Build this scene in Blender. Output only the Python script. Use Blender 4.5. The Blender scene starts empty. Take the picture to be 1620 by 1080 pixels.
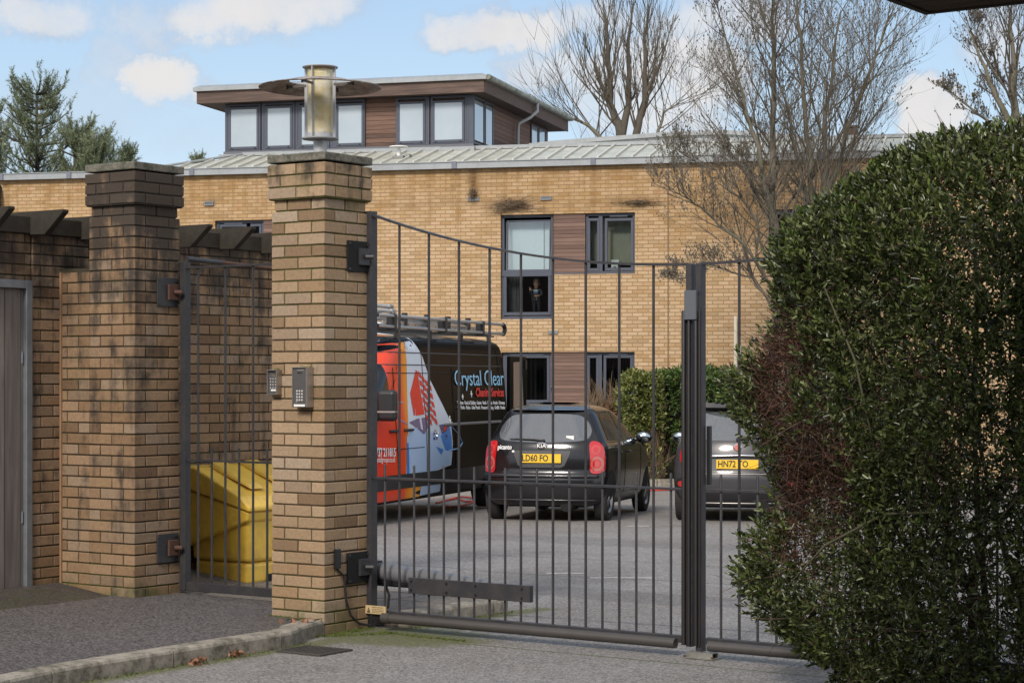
import bpy, bmesh, math, random
import numpy as np
from mathutils import Vector, Matrix, Quaternion
random.seed(7); rng = np.random.default_rng(7)
R = math.radians
scene = bpy.context.scene
COL = scene.collection

# ------------------------------------------------------------------ camera
F = 3160.0; EYE = 1.61; HORY = 600.0           # focal length in photo pixels, eye height, horizon row
cam_d = bpy.data.cameras.new('camera'); cam = bpy.data.objects.new('camera', cam_d); COL.objects.link(cam)
cam.location = (0, 0, EYE); cam.rotation_euler = (R(90), 0, 0)
cam_d.sensor_width = 36; cam_d.lens = 36 * F / 1620; cam_d.shift_y = (HORY - 540) / 1620
cam_d.clip_start = .1; cam_d.clip_end = 2000
scene.camera = cam
scene.view_settings.view_transform = 'Standard'; scene.view_settings.look = 'None'
scene.view_settings.exposure = 0.92; scene.view_settings.gamma = 1

# ------------------------------------------------------------------ sun and sky
SUN_AZ, SUN_EL = 203.0, 38.0                     # compass-like angle: 0 = +Y, 90 = +X
sd = Vector((math.sin(R(SUN_AZ)) * math.cos(R(SUN_EL)), math.cos(R(SUN_AZ)) * math.cos(R(SUN_EL)), math.sin(R(SUN_EL))))
sl = bpy.data.lights.new('sun', 'SUN'); sl.energy = 1.85; sl.angle = R(13); sl.color = (1, .93, .84)
so = bpy.data.objects.new('sun', sl); COL.objects.link(so); so.location = (-20, -20, 30)
so.rotation_euler = sd.to_track_quat('Z', 'Y').to_euler()
world = bpy.data.worlds.new('World'); scene.world = world; world.use_nodes = True

class NT:
    """tiny node-tree writer"""
    def __init__(s, tree): s.t = tree; s.n = tree.nodes; s.l = tree.links
    def new(s, typ, **kw):
        n = s.n.new(typ)
        for k, v in kw.items(): setattr(n, k, v)
        return n
    def put(s, sock, v):
        if v is None: return
        if hasattr(v, 'is_output') or isinstance(v, bpy.types.NodeSocket): s.l.new(v, sock)
        elif isinstance(v, (tuple, list)) and len(v) == 3 and sock.type == 'RGBA': sock.default_value = (*v, 1)
        else: sock.default_value = v
    def math(s, op, a, b=None, c=None, clamp=False):
        n = s.new('ShaderNodeMath', operation=op); n.use_clamp = clamp
        s.put(n.inputs[0], a); s.put(n.inputs[1], b); s.put(n.inputs[2], c); return n.outputs[0]
    def vmath(s, op, a, b=None):
        n = s.new('ShaderNodeVectorMath', operation=op); s.put(n.inputs[0], a)
        if b is not None: s.put(n.inputs[1], b)
        return n.outputs['Value'] if op in ('DOT_PRODUCT', 'LENGTH', 'DISTANCE') else n.outputs[0]
    def mix(s, f, a, b, mode='MIX'):
        n = s.new('ShaderNodeMix', data_type='RGBA', blend_type=mode)
        s.put(n.inputs[0], f); s.put(n.inputs[6], a); s.put(n.inputs[7], b); return n.outputs[2]
    def noise(s, vec, scale, detail=4, rough=.55, dist=0):
        n = s.new('ShaderNodeTexNoise'); s.put(n.inputs['Vector'], vec)
        n.inputs['Scale'].default_value = scale; n.inputs['Detail'].default_value = detail
        n.inputs['Roughness'].default_value = rough; n.inputs['Distortion'].default_value = dist
        return n.outputs['Fac']
    def ramp(s, fac, pts, interp='LINEAR'):
        n = s.new('ShaderNodeValToRGB'); s.put(n.inputs[0], fac); cr = n.color_ramp; cr.interpolation = interp
        while len(cr.elements) < len(pts): cr.elements.new(.5)
        for e, (p, c) in zip(cr.elements, pts):
            e.position = p; e.color = (*c, 1) if isinstance(c, tuple) else (c, c, c, 1)
        return n.outputs[0]
    def rng(s, v, a, b, c=0., d=1., smooth=True):
        n = s.new('ShaderNodeMapRange'); n.interpolation_type = 'SMOOTHSTEP' if smooth else 'LINEAR'
        for i, x in enumerate((v, a, b, c, d)): s.put(n.inputs[i], x)
        return n.outputs[0]
    def sep(s, v):
        n = s.new('ShaderNodeSeparateXYZ'); s.put(n.inputs[0], v); return n.outputs
    def comb(s, x, y, z):
        n = s.new('ShaderNodeCombineXYZ')
        for i, q in enumerate((x, y, z)): s.put(n.inputs[i], q)
        return n.outputs[0]

def build_world():
    w = NT(world.node_tree); w.n.clear()
    out = w.new('ShaderNodeOutputWorld'); bg = w.new('ShaderNodeBackground'); w.l.new(bg.outputs[0], out.inputs[0])
    sky = w.new('ShaderNodeTexSky', sky_type='NISHITA'); sky.sun_disc = False
    sky.sun_elevation = R(SUN_EL); sky.sun_rotation = R(SUN_AZ); sky.air_density = 1.0; sky.dust_density = .6; sky.ozone_density = 2.0
    d = w.new('ShaderNodeTexCoord').outputs['Generated']
    x, y, z = w.sep(d)
    ysafe = w.math('MAXIMUM', y, .05)
    az = w.math('DIVIDE', x, ysafe); el = w.math('DIVIDE', z, ysafe)
    warp = w.noise(d, 17, 8, .66); warp2 = w.noise(w.vmath('ADD', d, (3, 1, 7)), 17, 8, .66)
    azw = w.math('MULTIPLY_ADD', w.math('SUBTRACT', warp, .5), .085, az)
    elw = w.math('MULTIPLY_ADD', w.math('SUBTRACT', warp2, .5), .06, el)
    blobs = [(50, 15, 95, 32, 1), (215, 30, 45, 42, .8), (165, 95, 28, 48, .7), (252, 125, 55, 36, 1.3), (410, 15, 130, 42, 1.15),
             (785, 52, 85, 30, 1.15), (850, 118, 62, 28, .9), (930, 150, 60, 55, 1.0), (1060, 115, 90, 50, 1.2), (1000, 175, 100, 40, 1),
             (930, 35, 110, 30, .8), (1130, 35, 120, 40, .9), (1450, 190, 50, 45, 1.3), (1590, 60, 60, 60, .9), (120, 190, 130, 45, .55), (270, 215, 120, 40, .4)]
    tot = None
    for (px, py, rx, ry, k) in blobs:
        a = w.math('DIVIDE', w.math('SUBTRACT', azw, (px - 810) / F), rx / F)
        b = w.math('DIVIDE', w.math('SUBTRACT', elw, (HORY - py) / F), ry / F)
        q = w.math('ADD', w.math('MULTIPLY', a, a), w.math('MULTIPLY', b, b))
        q = w.math('MULTIPLY', w.rng(q, 0, 3.6, 1, 0), k)
        tot = q if tot is None else w.math('MAXIMUM', tot, q)
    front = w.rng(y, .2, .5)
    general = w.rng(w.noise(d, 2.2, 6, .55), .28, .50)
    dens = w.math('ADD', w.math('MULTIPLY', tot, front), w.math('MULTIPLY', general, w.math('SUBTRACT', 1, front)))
    dens = w.math('MULTIPLY', w.rng(w.math('MULTIPLY', dens, w.math('MULTIPLY_ADD', w.noise(d, 26, 8, .66), 1.7, .12)), .03, 1.45), .95)
    tex = w.noise(d, 30, 5, .6)
    cloud_f = w.mix(w.rng(w.math('ADD', w.math('MULTIPLY', tex, .8), w.rng(tot, .3, 1.1, 0, .5)), .35, .95), (2.7, 2.95, 3.45), (4.4, 4.25, 4.15))
    cloud = w.mix(front, (7.6, 7.35, 7.2), cloud_f)  # clouds outside the view are brightened to lift the ambient light
    grad = w.ramp(w.rng(el, 0, .20, 0, 1, False), [(0, (.35, .42, .48)), (.4, (.325, .40, .47)), (.75, (.275, .365, .46)), (1, (.23, .33, .455))])
    grad = w.mix(1.0, grad, (10, 10, 10), 'MULTIPLY')
    skyc = w.mix(w.math('MULTIPLY', front, .85), sky.outputs[0], grad)
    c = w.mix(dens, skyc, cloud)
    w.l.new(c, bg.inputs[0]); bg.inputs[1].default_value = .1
SKYT = (1.0, 1.0, 1.02)
build_world()

# ------------------------------------------------------------------ mesh helpers
def new_obj(name, mesh, parent=None, loc=None, rot=None):
    o = bpy.data.objects.new(name, mesh); COL.objects.link(o)
    if parent: o.parent = parent
    if loc is not None: o.location = loc
    if rot is not None: o.rotation_euler = rot
    return o
def tag(o, label, cat, group=None):
    o['label'] = label; o['category'] = cat
    if group: o['group'] = group
    return o
def thing(name, label, cat, loc=(0, 0, 0), rot=(0, 0, 0), group=None):
    o = new_obj(name, None, None, loc, rot); o.empty_display_size = .2
    return tag(o, label, cat, group)
def structure(o, kind='structure'): o['kind'] = kind; return o

class MB:
    def __init__(s): s.v = []; s.f = []; s.m = []; s.c = []; s.T = Matrix.Identity(4)
    def add(s, vs, fs, mi=0, col=0.):
        b = len(s.v); s.v += [tuple(s.T @ Vector(p)) for p in vs]
        for f in fs: s.f.append([i + b for i in f]); s.m.append(mi); s.c.append(col)
        return s
    def box(s, x0, x1, y0, y1, z0, z1, mi=0, col=0., jit=0.):
        p = [(x, y, z) for x in (x0, x1) for y in (y0, y1) for z in (z0, z1)]
        if jit: p = [(a + random.uniform(-jit, jit), b + random.uniform(-jit, jit), c + random.uniform(-jit, jit)) for a, b, c in p]
        return s.add(p, [(0, 1, 3, 2), (4, 6, 7, 5), (0, 4, 5, 1), (2, 3, 7, 6), (0, 2, 6, 4), (1, 5, 7, 3)], mi, col)
    def tube(s, pts, r, n=8, mi=0, cap=True, r2=None):
        pts = [Vector(p) for p in pts]; N = len(pts)
        rs = r if isinstance(r, (list, tuple)) else [r] * N
        vs = []; prev = None
        for i, p in enumerate(pts):
            t = (pts[min(i + 1, N - 1)] - pts[max(i - 1, 0)]).normalized()
            if prev is None:
                a = Vector((0, 0, 1)) if abs(t.z) < .9 else Vector((1, 0, 0)); u = t.cross(a).normalized()
            else: u = (prev - t * prev.dot(t)).normalized()
            prev = u; w = t.cross(u)
            for k in range(n):
                an = 2 * math.pi * k / n
                vs.append(tuple(p + (u * math.cos(an) + w * math.sin(an)) * rs[i]))
        fs = [(i * n + k, i * n + (k + 1) % n, (i + 1) * n + (k + 1) % n, (i + 1) * n + k) for i in range(N - 1) for k in range(n)]
        if cap: fs += [tuple(range(n))[::-1], tuple(range((N - 1) * n, N * n))]
        return s.add(vs, fs, mi)
    def lathe(s, prof, c=(0, 0, 0), n=32, axis='z', mi=0):
        vs = []
        for r, h in prof:
            for k in range(n):
                a = 2 * math.pi * k / n; x, y = r * math.cos(a), r * math.sin(a)
                p = {'z': (x, y, h), 'y': (x, h, y), 'x': (h, x, y)}[axis]
                vs.append((p[0] + c[0], p[1] + c[1], p[2] + c[2]))
        fs = [(i * n + k, i * n + (k + 1) % n, (i + 1) * n + (k + 1) % n, (i + 1) * n + k) for i in range(len(prof) - 1) for k in range(n)]
        return s.add(vs, fs, mi)
    def prism(s, poly, h0, h1, axis='z', mi=0):
        def P(a, b, h): return {'z': (a, b, h), 'y': (a, h, b), 'x': (h, a, b)}[axis]
        n = len(poly); vs = [P(a, b, h0) for a, b in poly] + [P(a, b, h1) for a, b in poly]
        fs = [tuple(range(n))[::-1], tuple(range(n, 2 * n))] + [(i, (i + 1) % n, n + (i + 1) % n, n + i) for i in range(n)]
        return s.add(vs, fs, mi)
    def build(s, name, mats, parent=None, smooth=False, bevel=0, loc=None, rot=None, seg=1, fix=True, sm_ang=None):
        me = bpy.data.meshes.new(name); me.from_pydata(s.v, [], s.f)
        mats = mats if isinstance(mats, (list, tuple)) else [mats]
        for m in mats: me.materials.append(m)
        me.polygons.foreach_set('material_index', s.m)
        if any(s.c):
            at_ = me.attributes.new('bc', 'FLOAT', 'FACE'); at_.data.foreach_set('value', s.c)
        me.update()
        if fix:
            bm = bmesh.new(); bm.from_mesh(me); bmesh.ops.recalc_face_normals(bm, faces=bm.faces); bm.to_mesh(me); bm.free()
        if smooth or sm_ang:
            me.polygons.foreach_set('use_smooth', [True] * len(me.polygons))
            if sm_ang: me.set_sharp_from_angle(angle=R(sm_ang))
        o = new_obj(name, me, parent, loc, rot)
        if bevel:
            b = o.modifiers.new('bevel', 'BEVEL'); b.width = bevel; b.segments = seg; b.limit_method = 'ANGLE'; b.angle_limit = R(40)
        return o

def np_mesh(name, V, Fq, mats, parent=None, smooth=False, midx=None):
    me = bpy.data.meshes.new(name); k = Fq.shape[1]
    me.vertices.add(len(V)); me.vertices.foreach_set('co', V.astype(np.float32).ravel())
    me.loops.add(Fq.size); me.loops.foreach_set('vertex_index', Fq.astype(np.int32).ravel())
    me.polygons.add(len(Fq)); me.polygons.foreach_set('loop_start', np.arange(0, Fq.size, k, dtype=np.int32))
    if midx is not None: me.polygons.foreach_set('material_index', midx.astype(np.int32))
    me.update(calc_edges=True)
    for m in (mats if isinstance(mats, (list, tuple)) else [mats]): me.materials.append(m)
    if smooth: me.polygons.foreach_set('use_smooth', [True] * len(me.polygons))
    return new_obj(name, me, parent)

def text_mesh(name, body, size, mat, parent, M4, sx=1., extr=.001, align='CENTER', shear=0, bold=0, label=None):
    cu = bpy.data.curves.new(name, 'FONT'); cu.body = body; cu.size = size; cu.align_x = align; cu.align_y = 'CENTER'
    cu.extrude = extr; cu.shear = shear; cu.offset = bold; cu.resolution_u = 3
    t = bpy.data.objects.new(name + '_src', cu); COL.objects.link(t)
    bpy.context.view_layer.update()
    me = bpy.data.meshes.new_from_object(t.evaluated_get(bpy.context.evaluated_depsgraph_get()))
    bpy.data.objects.remove(t); me.materials.clear(); me.materials.append(mat)
    me.transform(Matrix.Diagonal((sx, 1, 1, 1))); me.transform(M4)
    return new_obj(name, me, parent)
def basis(o, x, y):                                 # text plane: origin o, text runs along x, up along y
    x = Vector(x).normalized(); y = Vector(y).normalized(); z = x.cross(y)
    return Matrix(((x.x, y.x, z.x, o[0]), (x.y, y.y, z.y, o[1]), (x.z, y.z, z.z, o[2]), (0, 0, 0, 1)))

# ------------------------------------------------------------------ materials
MATS = {}
def mat_new(name):
    m = bpy.data.materials.new(name); m.use_nodes = True; t = NT(m.node_tree); t.n.clear()
    out = t.new('ShaderNodeOutputMaterial'); b = t.new('ShaderNodeBsdfPrincipled'); t.l.new(b.outputs[0], out.inputs[0])
    MATS[name] = m; return m, t, b, out
def mat(name, col, rough=.6, metal=0., var=0., vscale=6., bump=0., bscale=60., spec=.5, coat=0., dirt=None, stretch=None):
    if name in MATS: return MATS[name]
    m, t, b, out = mat_new(name); oc = t.new('ShaderNodeTexCoord').outputs['Object']
    if stretch: oc = t.vmath('MULTIPLY', oc, stretch)
    c = col
    if var:
        n = t.noise(oc, vscale, 5, .6)
        c = t.mix(n, tuple(x * (1 - var) for x in col), tuple(min(1, x * (1 + var)) for x in col))
    if dirt:
        dc, amt, ds = dirt
        c = t.mix(t.math('MULTIPLY', t.rng(t.math('ADD', t.math('MULTIPLY', t.noise(oc, ds, 6, .7), .7), t.math('MULTIPLY', t.noise(oc, ds * 5, 4, .6), .3)), .42, .64), amt), c, dc)
    t.put(b.inputs['Base Color'], c); b.inputs['Roughness'].default_value = rough; b.inputs['Metallic'].default_value = metal
    b.inputs['Specular IOR Level'].default_value = spec; b.inputs['Coat Weight'].default_value = coat; b.inputs['Coat Roughness'].default_value = .04
    if bump:
        bn = t.new('ShaderNodeBump'); bn.inputs['Strength'].default_value = 1; bn.inputs['Distance'].default_value = bump
        t.l.new(t.noise(oc, bscale, 5, .6), bn.inputs['Height']); t.l.new(bn.outputs[0], b.inputs['Normal'])
    return m
GREY_METAL = mat('painted_steel', (.030, .029, .033), .45, .0, .25, 9, .0006, 90, dirt=((.075, .066, .055), .35, 7), spec=.35)
FRAME = mat('window_frame_paint', (.055, .062, .085), .45, 0, .15, 5)
RUBBER = mat('black_rubber', (.014, .012, .012), .5, 0, .3, 20, .0005, 50)
RUST = mat('rusty_steel', (.085, .042, .028), .85, .2, .5, 25, .001, 60)
STEEL = mat('stainless_steel', (.42, .40, .38), .38, .9, .2, 12, .0002, 80)
GALV = mat('galvanised_steel', (.22, .24, .26), .5, .6, .3, 14, .0003, 60)
WHITE = mat('white_plastic', (.7, .7, .68), .4)
BLACK = mat('black_plastic', (.012, .012, .013), .4)
MATBLACK = mat('black_cavity', (.004, .004, .004), .9)
CONCRETE = mat('cap_stone', (.15, .135, .11), .9, 0, .75, 55, .004, 90, dirt=((.035, .04, .022), .85, 12))
LEADGREY = mat('roof_edge_metal', (.29, .305, .315), .45, .3, .12, 3, dirt=((.2, .21, .2), .5, 4))
DARKCLIP = mat('fascia_joint', (.13, .14, .17), .5)

def brick_mat(name, cols, mortar=(.12, .095, .07), dark=.0, dark_z=(9, 10), moss=.3, moss_low=.5, moss_top=.0):
    m, t, b, out = mat_new(name)
    tc = t.new('ShaderNodeTexCoord'); oc = tc.outputs['Object']; z = t.sep(oc)[2]
    at_ = t.new('ShaderNodeAttribute', attribute_name='bc'); bc = at_.outputs['Fac']
    base = t.ramp(bc, [(i / (len(cols) - 1), c) for i, c in enumerate(cols)])
    n1 = t.noise(oc, 7, 6, .65); n2 = t.noise(oc, 45, 5, .7); n3 = t.noise(t.vmath('ADD', oc, (5, 3, 1)), 2.6, 6, .6); n4 = t.noise(t.vmath('MULTIPLY', oc, (9, 9, .9)), 1, 5, .6)
    base = t.mix(t.rng(n2, .3, .75, 0, .5), base, t.mix(1., base, (.55, .5, .45), 'MULTIPLY'))
    ism = t.math('LESS_THAN', bc, .001)
    base = t.mix(ism, base, mortar)
    # moss keeps to joints and the foot
    mz = t.math('ADD', t.math('ADD', t.math('MULTIPLY', t.rng(z, .05, .55, 1, 0), moss_low), t.math('MULTIPLY', ism, .30)), t.math('MULTIPLY', t.rng(z, 1.6, 3.0), moss_top))
    mm = t.rng(t.math('ADD', t.math('ADD', n3, mz), moss - .3), .72, .98, 0, .8)
    base = t.mix(mm, base, t.mix(n2, (.035, .045, .012), (.12, .13, .03)))
    # soot and algae staining
    st = t.math('ADD', t.math('ADD', t.math('MULTIPLY', t.rng(z, dark_z[0], dark_z[1]), .42), t.math('MULTIPLY', t.math('ADD', n1, t.math('MULTIPLY', n4, 1.5)), .8)), t.math('MULTIPLY', n3, 1.0))
    sm = t.math('MULTIPLY', t.rng(t.math('ADD', st, dark - 1.5), .10, .52), .9)
    base = t.mix(sm, base, t.mix(n2, (.018, .015, .013), (.06, .05, .042)))
    lich = t.math('MULTIPLY', t.rng(t.noise(oc, 60, 4, .6), .68, .74), t.rng(n1, .45, .62))
    base = t.mix(t.math('MULTIPLY', lich, .5), base, (.42, .40, .34))
    t.put(b.inputs['Base Color'], base); b.inputs['Roughness'].default_value = .92; b.inputs['Specular IOR Level'].default_value = .25
    bn = t.new('ShaderNodeBump'); bn.inputs['Strength'].default_value = 1; bn.inputs['Distance'].default_value = .004
    t.l.new(t.math('ADD', t.math('MULTIPLY', n2, .8), t.math('MULTIPLY', t.noise(oc, 160, 3), .4)), bn.inputs['Height']); t.l.new(bn.outputs[0], b.inputs['Normal'])
    return m
BR_MAIN = brick_mat('buff_brick', [(.185, .12, .070), (.29, .202, .122), (.335, .236, .145), (.375, .272, .174), (.295, .195, .11), (.36, .28, .20), (.265, .185, .123)], mortar=(.085, .058, .035), moss=.26, moss_low=.35, moss_top=.24, dark=-.12, dark_z=(2.6, 3.1))
BR_LEFT = brick_mat('weathered_brick', [(.145, .09, .053), (.24, .153, .088), (.285, .188, .108), (.30, .20, .126), (.23, .143, .079), (.29, .214, .148), (.205, .142, .092)], mortar=(.05, .036, .022), dark=.15, dark_z=(1.9, 2.9), moss=.27, moss_low=.42)

def wood_mat(name, c1, c2, plank=.1, axis=2, grain=(2, 30, 30), gap=.06, rough=.75, gdark=.4):
    m, t, b, out = mat_new(name); oc = t.new('ShaderNodeTexCoord').outputs['Object']
    s = t.sep(oc)[axis]; q = t.math('DIVIDE', s, plank); fl = t.math('FLOOR', q); fr = t.math('FRACT', q)
    wn = t.new('ShaderNodeTexWhiteNoise', noise_dimensions='1D'); t.l.new(fl, wn.inputs['W'])
    n = t.noise(t.vmath('ADD', t.vmath('MULTIPLY', oc, grain), t.comb(wn.outputs[0], wn.outputs[0], 0)), 1, 6, .65, .4)
    f = t.math('ADD', t.math('MULTIPLY', n, .75), t.math('MULTIPLY', wn.outputs[0], .35))
    c = t.mix(t.rng(f, .25, .85), c1, c2)
    g = t.math('MINIMUM', t.rng(fr, 0, gap), t.rng(fr, 1, 1 - gap))
    c = t.mix(g, tuple(x * gdark * .3 for x in c1), c)
    t.put(b.inputs['Base Color'], c); b.inputs['Roughness'].default_value = rough
    bn = t.new('ShaderNodeBump'); bn.inputs['Distance'].default_value = .006; t.l.new(t.math('ADD', g, t.math('MULTIPLY', n, .3)), bn.inputs['Height']); t.l.new(bn.outputs[0], b.inputs['Normal'])
    return m
CLAD = wood_mat('cedar_cladding', (.055, .028, .02), (.17, .095, .065), .095)
CLADL = wood_mat('faded_cladding', (.11, .065, .05), (.20, .125, .095), .075, rough=.85)
FASCIA = wood_mat('eaves_board', (.05, .03, .022), (.20, .13, .10), 5, 2, (1.2, 30, 25))
DOORW = wood_mat('door_boards', (.11, .095, .085), (.29, .25, .22), .145, 1, (30, 30, 1.6), .03)
SLEEPER = mat('dark_timber', (.022, .016, .012), .9, 0, .6, 14, .004, 30, dirt=((.04, .038, .015), .4, 7), stretch=(1, 1, 1))

# ------------------------------------------------------------------ frames of reference
RG = -R(34.7); CG, SG = math.cos(RG), math.sin(RG); AX, AY = -1.184, 12.6      # pillar corner; local u runs along the gate, v into the yard
def g(u, v, z=0.): return (AX + u * CG - v * SG, AY + u * SG + v * CG, z)
def g_inv(x, y): dx, dy = x - AX, y - AY; return dx * CG + dy * SG, -dx * SG + dy * CG
ROTG = (0, 0, RG)
def gz(x, y): return -.0135 * max(0., min(y, 60.) - 12.6)
def fz(u): # footway crossfall
    return .09 + .09 * max(0., min(1., (-1.7 - u) / .75))

# ------------------------------------------------------------------ ground
def asphalt(name, c_lo, c_hi, moss_line=False, damp=.0, mossy=.0, rough=(.55, .85)):
    m, t, b, out = mat_new(name); oc = t.new('ShaderNodeTexCoord').outputs['Object']
    x, y, z = t.sep(oc)
    fine = t.noise(oc, 130, 3, .8); mid = t.noise(oc, 34, 4, .7); big = t.noise(oc, .55, 5, .6); b2 = t.noise(oc, 2.2, 5, .6)
    vo = t.new('ShaderNodeTexVoronoi'); t.l.new(oc, vo.inputs['Vector']); vo.inputs['Scale'].default_value = 95
    sp = t.math('ADD', t.math('MULTIPLY', fine, .5), t.math('ADD', t.math('MULTIPLY', mid, .2), t.math('MULTIPLY', t.sep(vo.outputs['Color'])[0], .35)))
    c = t.mix(t.rng(sp, .34, .72), c_lo, c_hi)
    c = t.mix(t.rng(big, .42, .6, 0, .35), c, t.mix(1., c, (.62, .62, .62), 'MULTIPLY'))
    oil = t.rng(t.math('ADD', t.math('MULTIPLY', t.noise(oc, 1.1, 6, .7), .8), t.math('MULTIPLY', mid, .2)), .57, .66, 0, .45); c = t.mix(oil, c, t.mix(1., c, (.5, .49, .48), 'MULTIPLY'))
    c = t.mix(t.rng(b2, .5, .75, 0, .3), c, t.mix(1., c, (1.25, 1.2, 1.12), 'MULTIPLY'))
    grit = t.rng(t.noise(oc, 210, 2, .6), .69, .76, 0, .8); c = t.mix(grit, c, (.42, .41, .38))
    if moss_line:
        u = t.math('ADD', t.math('MULTIPLY', t.math('SUBTRACT', x, AX), CG), t.math('MULTIPLY', t.math('SUBTRACT', y, AY), SG))
        v = t.math('SUBTRACT', t.math('MULTIPLY', t.math('SUBTRACT', y, AY), CG), t.math('MULTIPLY', t.math('SUBTRACT', x, AX), SG))
        vw = t.math('ADD', v, t.math('MULTIPLY', t.math('SUBTRACT', b2, .5), .06))
        line = t.rng(t.math('ABSOLUTE', t.math('SUBTRACT', vw, .17)), .009, .020, 1, 0)
        line = t.math('MULTIPLY', line, t.math('GREATER_THAN', u, .5))
        c = t.mix(t.math('MULTIPLY', line, .85), c, t.mix(fine, (.015, .017, .006), (.10, .12, .025)))
        # moss fans out from the gate post and along the kerb foot
        near = t.rng(t.math('SQRT', t.math('ADD', t.math('POWER', t.math('MULTIPLY', t.math('SUBTRACT', u, .45), .8), 2), t.math('POWER', t.math('SUBTRACT', v, .25), 2))), 0, 1.0, 1, 0)
        kerb_d = t.rng(t.math('ABSOLUTE', t.math('SUBTRACT', u, .22)), 0, .32, 1, 0)
        kerb_d = t.math('MULTIPLY', kerb_d, t.math('LESS_THAN', v, 2.2))
        mf = t.math('MAXIMUM', near, t.math('MULTIPLY', kerb_d, .78))
        mm = t.rng(t.math('ADD', t.math('MULTIPLY', mf, .75), t.math('MULTIPLY', t.math('ADD', t.noise(oc, 6, 7, .7), t.math('MULTIPLY', t.noise(oc, 55, 4, .8), 1.4)), .5)), .93, 1.13)
        c = t.mix(t.math('MULTIPLY', mm, .8), c, t.mix(t.rng(mid, .3, .7), (.04, .04, .015), (.13, .14, .035)))
        # reinstatement trench patches and cracks in the yard
        wv = t.new('ShaderNodeTexWave', wave_type='BANDS'); t.put(wv.inputs['Vector'], t.comb(t.math('ADD', v, t.math('MULTIPLY', b2, .5)), u, 0))
        wv.inputs['Scale'].default_value = .045
        for (v0, w0, dk) in ((3.3, .35, .72), (1.7, .012, .5), (4.6, .02, .55), (8.3, .5, .8), (6.2, .015, .6)):
            q = t.rng(t.math('ABSOLUTE', t.math('SUBTRACT', t.math('ADD', v, t.math('MULTIPLY', big, .8)), v0 + .4)), w0, w0 + .03, 1, 0)
            c = t.mix(t.math('MULTIPLY', q, .8), c, t.mix(1., c, (dk, dk, dk), 'MULTIPLY'))
    if mossy:
        mm = t.rng(t.math('ADD', t.noise(oc, 2.5, 7, .65), mossy), .6, .85, 0, .75)
        c = t.mix(mm, c, t.mix(fine, (.02, .022, .008), (.07, .08, .02)))
    t.put(b.inputs['Base Color'], c); t.put(b.inputs['Roughness'], t.rng(big, .35, .65, rough[0], rough[1]))
    b.inputs['Specular IOR Level'].default_value = .5
    bn = t.new('ShaderNodeBump'); bn.inputs['Distance'].default_value = .006; t.l.new(sp, bn.inputs['Height']); t.l.new(bn.outputs[0], b.inputs['Normal'])
    return m
ROADM = asphalt('yard_asphalt', (.095, .086, .078), (.315, .292, .27), moss_line=True)
FOOTM = asphalt('footway_asphalt', (.026, .022, .021), (.155, .138, .13), rough=(.6, .85), mossy=-.03)
PAVEM = asphalt('paving_slabs', (.10, .085, .07), (.22, .19, .155), mossy=.0)
PAVED = asphalt('mossy_paving', (.025, .021, .018), (.085, .072, .06), mossy=.12)
KERBM = mat('kerb_stone', (.27, .24, .195), .85, 0, .5, 18, .003, 60, dirt=((.055, .048, .03), .85, 5))

def ground():
    xs = [-400, -150, -60, -30] + [i * 1.0 for i in range(-16, 25)] + [40, 80, 160, 400]
    ys = [-60, -20, -5] + [i * 1.0 for i in range(0, 62)] + [90, 150, 300, 800]
    vs = [(x, y, gz(x, y)) for y in ys for x in xs]; n = len(xs)
    fs = [(j * n + i, j * n + i + 1, (j + 1) * n + i + 1, (j + 1) * n + i) for j in range(len(ys) - 1) for i in range(n - 1)]
    structure(MB().add(vs, fs).build('road', ROADM))
ground()

def flat_slab(name, mat_, cells, zf, z_bot=-.3):
    """raised slab made of (u,v) polygons in the gate frame"""
    mb = MB()
    for poly in cells:
        n = len(poly); P = [g(u, v, zf(u)) for u, v in poly]; Q = [g(u, v, z_bot) for u, v in poly]
        mb.add(P + Q, [tuple(range(n))] + [(i, (i + 1) % n, n + (i + 1) % n, n + i) for i in range(n)])
    return structure(mb.build(name, mat_))
# street side footway, in strips so that the crossfall follows the wall
def kerb_u(v):  # kerb line bends slightly away near the camera
    return .085 + (.10 * ((-v - 2.2) / .7) ** 2 if v < -2.2 else 0) - (.24 * ((v + .62) / .42) ** 2 if v > -.62 else 0)
kv = [-9, -7, -5, -4, -3.5, -3.1, -2.8, -2.5, -2.2, -1.6, -1.0, -.62, -.5, -.4, -.3, -.2]
strips = []
foot = [(-2.0, -9)] + [(min(kerb_u(v), .6), v) for v in kv] + [(-.02, -.13), (-.02, .62), (-1.6, .62), (-2.0, .46)]
cells = []
for a, bb in ((-2.2, -2.0), (-2.454, -2.2)): cells.append([(a, -9), (bb, -9), (bb, .46), (a, .46)])
flat_slab('footway', FOOTM, [foot] + [], fz)
flat_slab('footway_edge', PAVED, cells, fz)
# darker paving in front of the door
pv = MB()
tri = [(-2.45, -3.2), (-2.15, -2.6), (-1.72, -1.1), (-1.64, -.30), (-1.70, .03), (-2.45, .03)]
zz = lambda u: fz(u) + .006
pv.add([g(u, v, zz(u)) for u, v in tri] + [g(u, v, fz(u) - .02) for u, v in tri], [tuple(range(6))] + [(i, (i + 1) % 6, 6 + (i + 1) % 6, 6 + i) for i in range(6)])
structure(pv.build('door_paving', PAVED))

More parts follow.
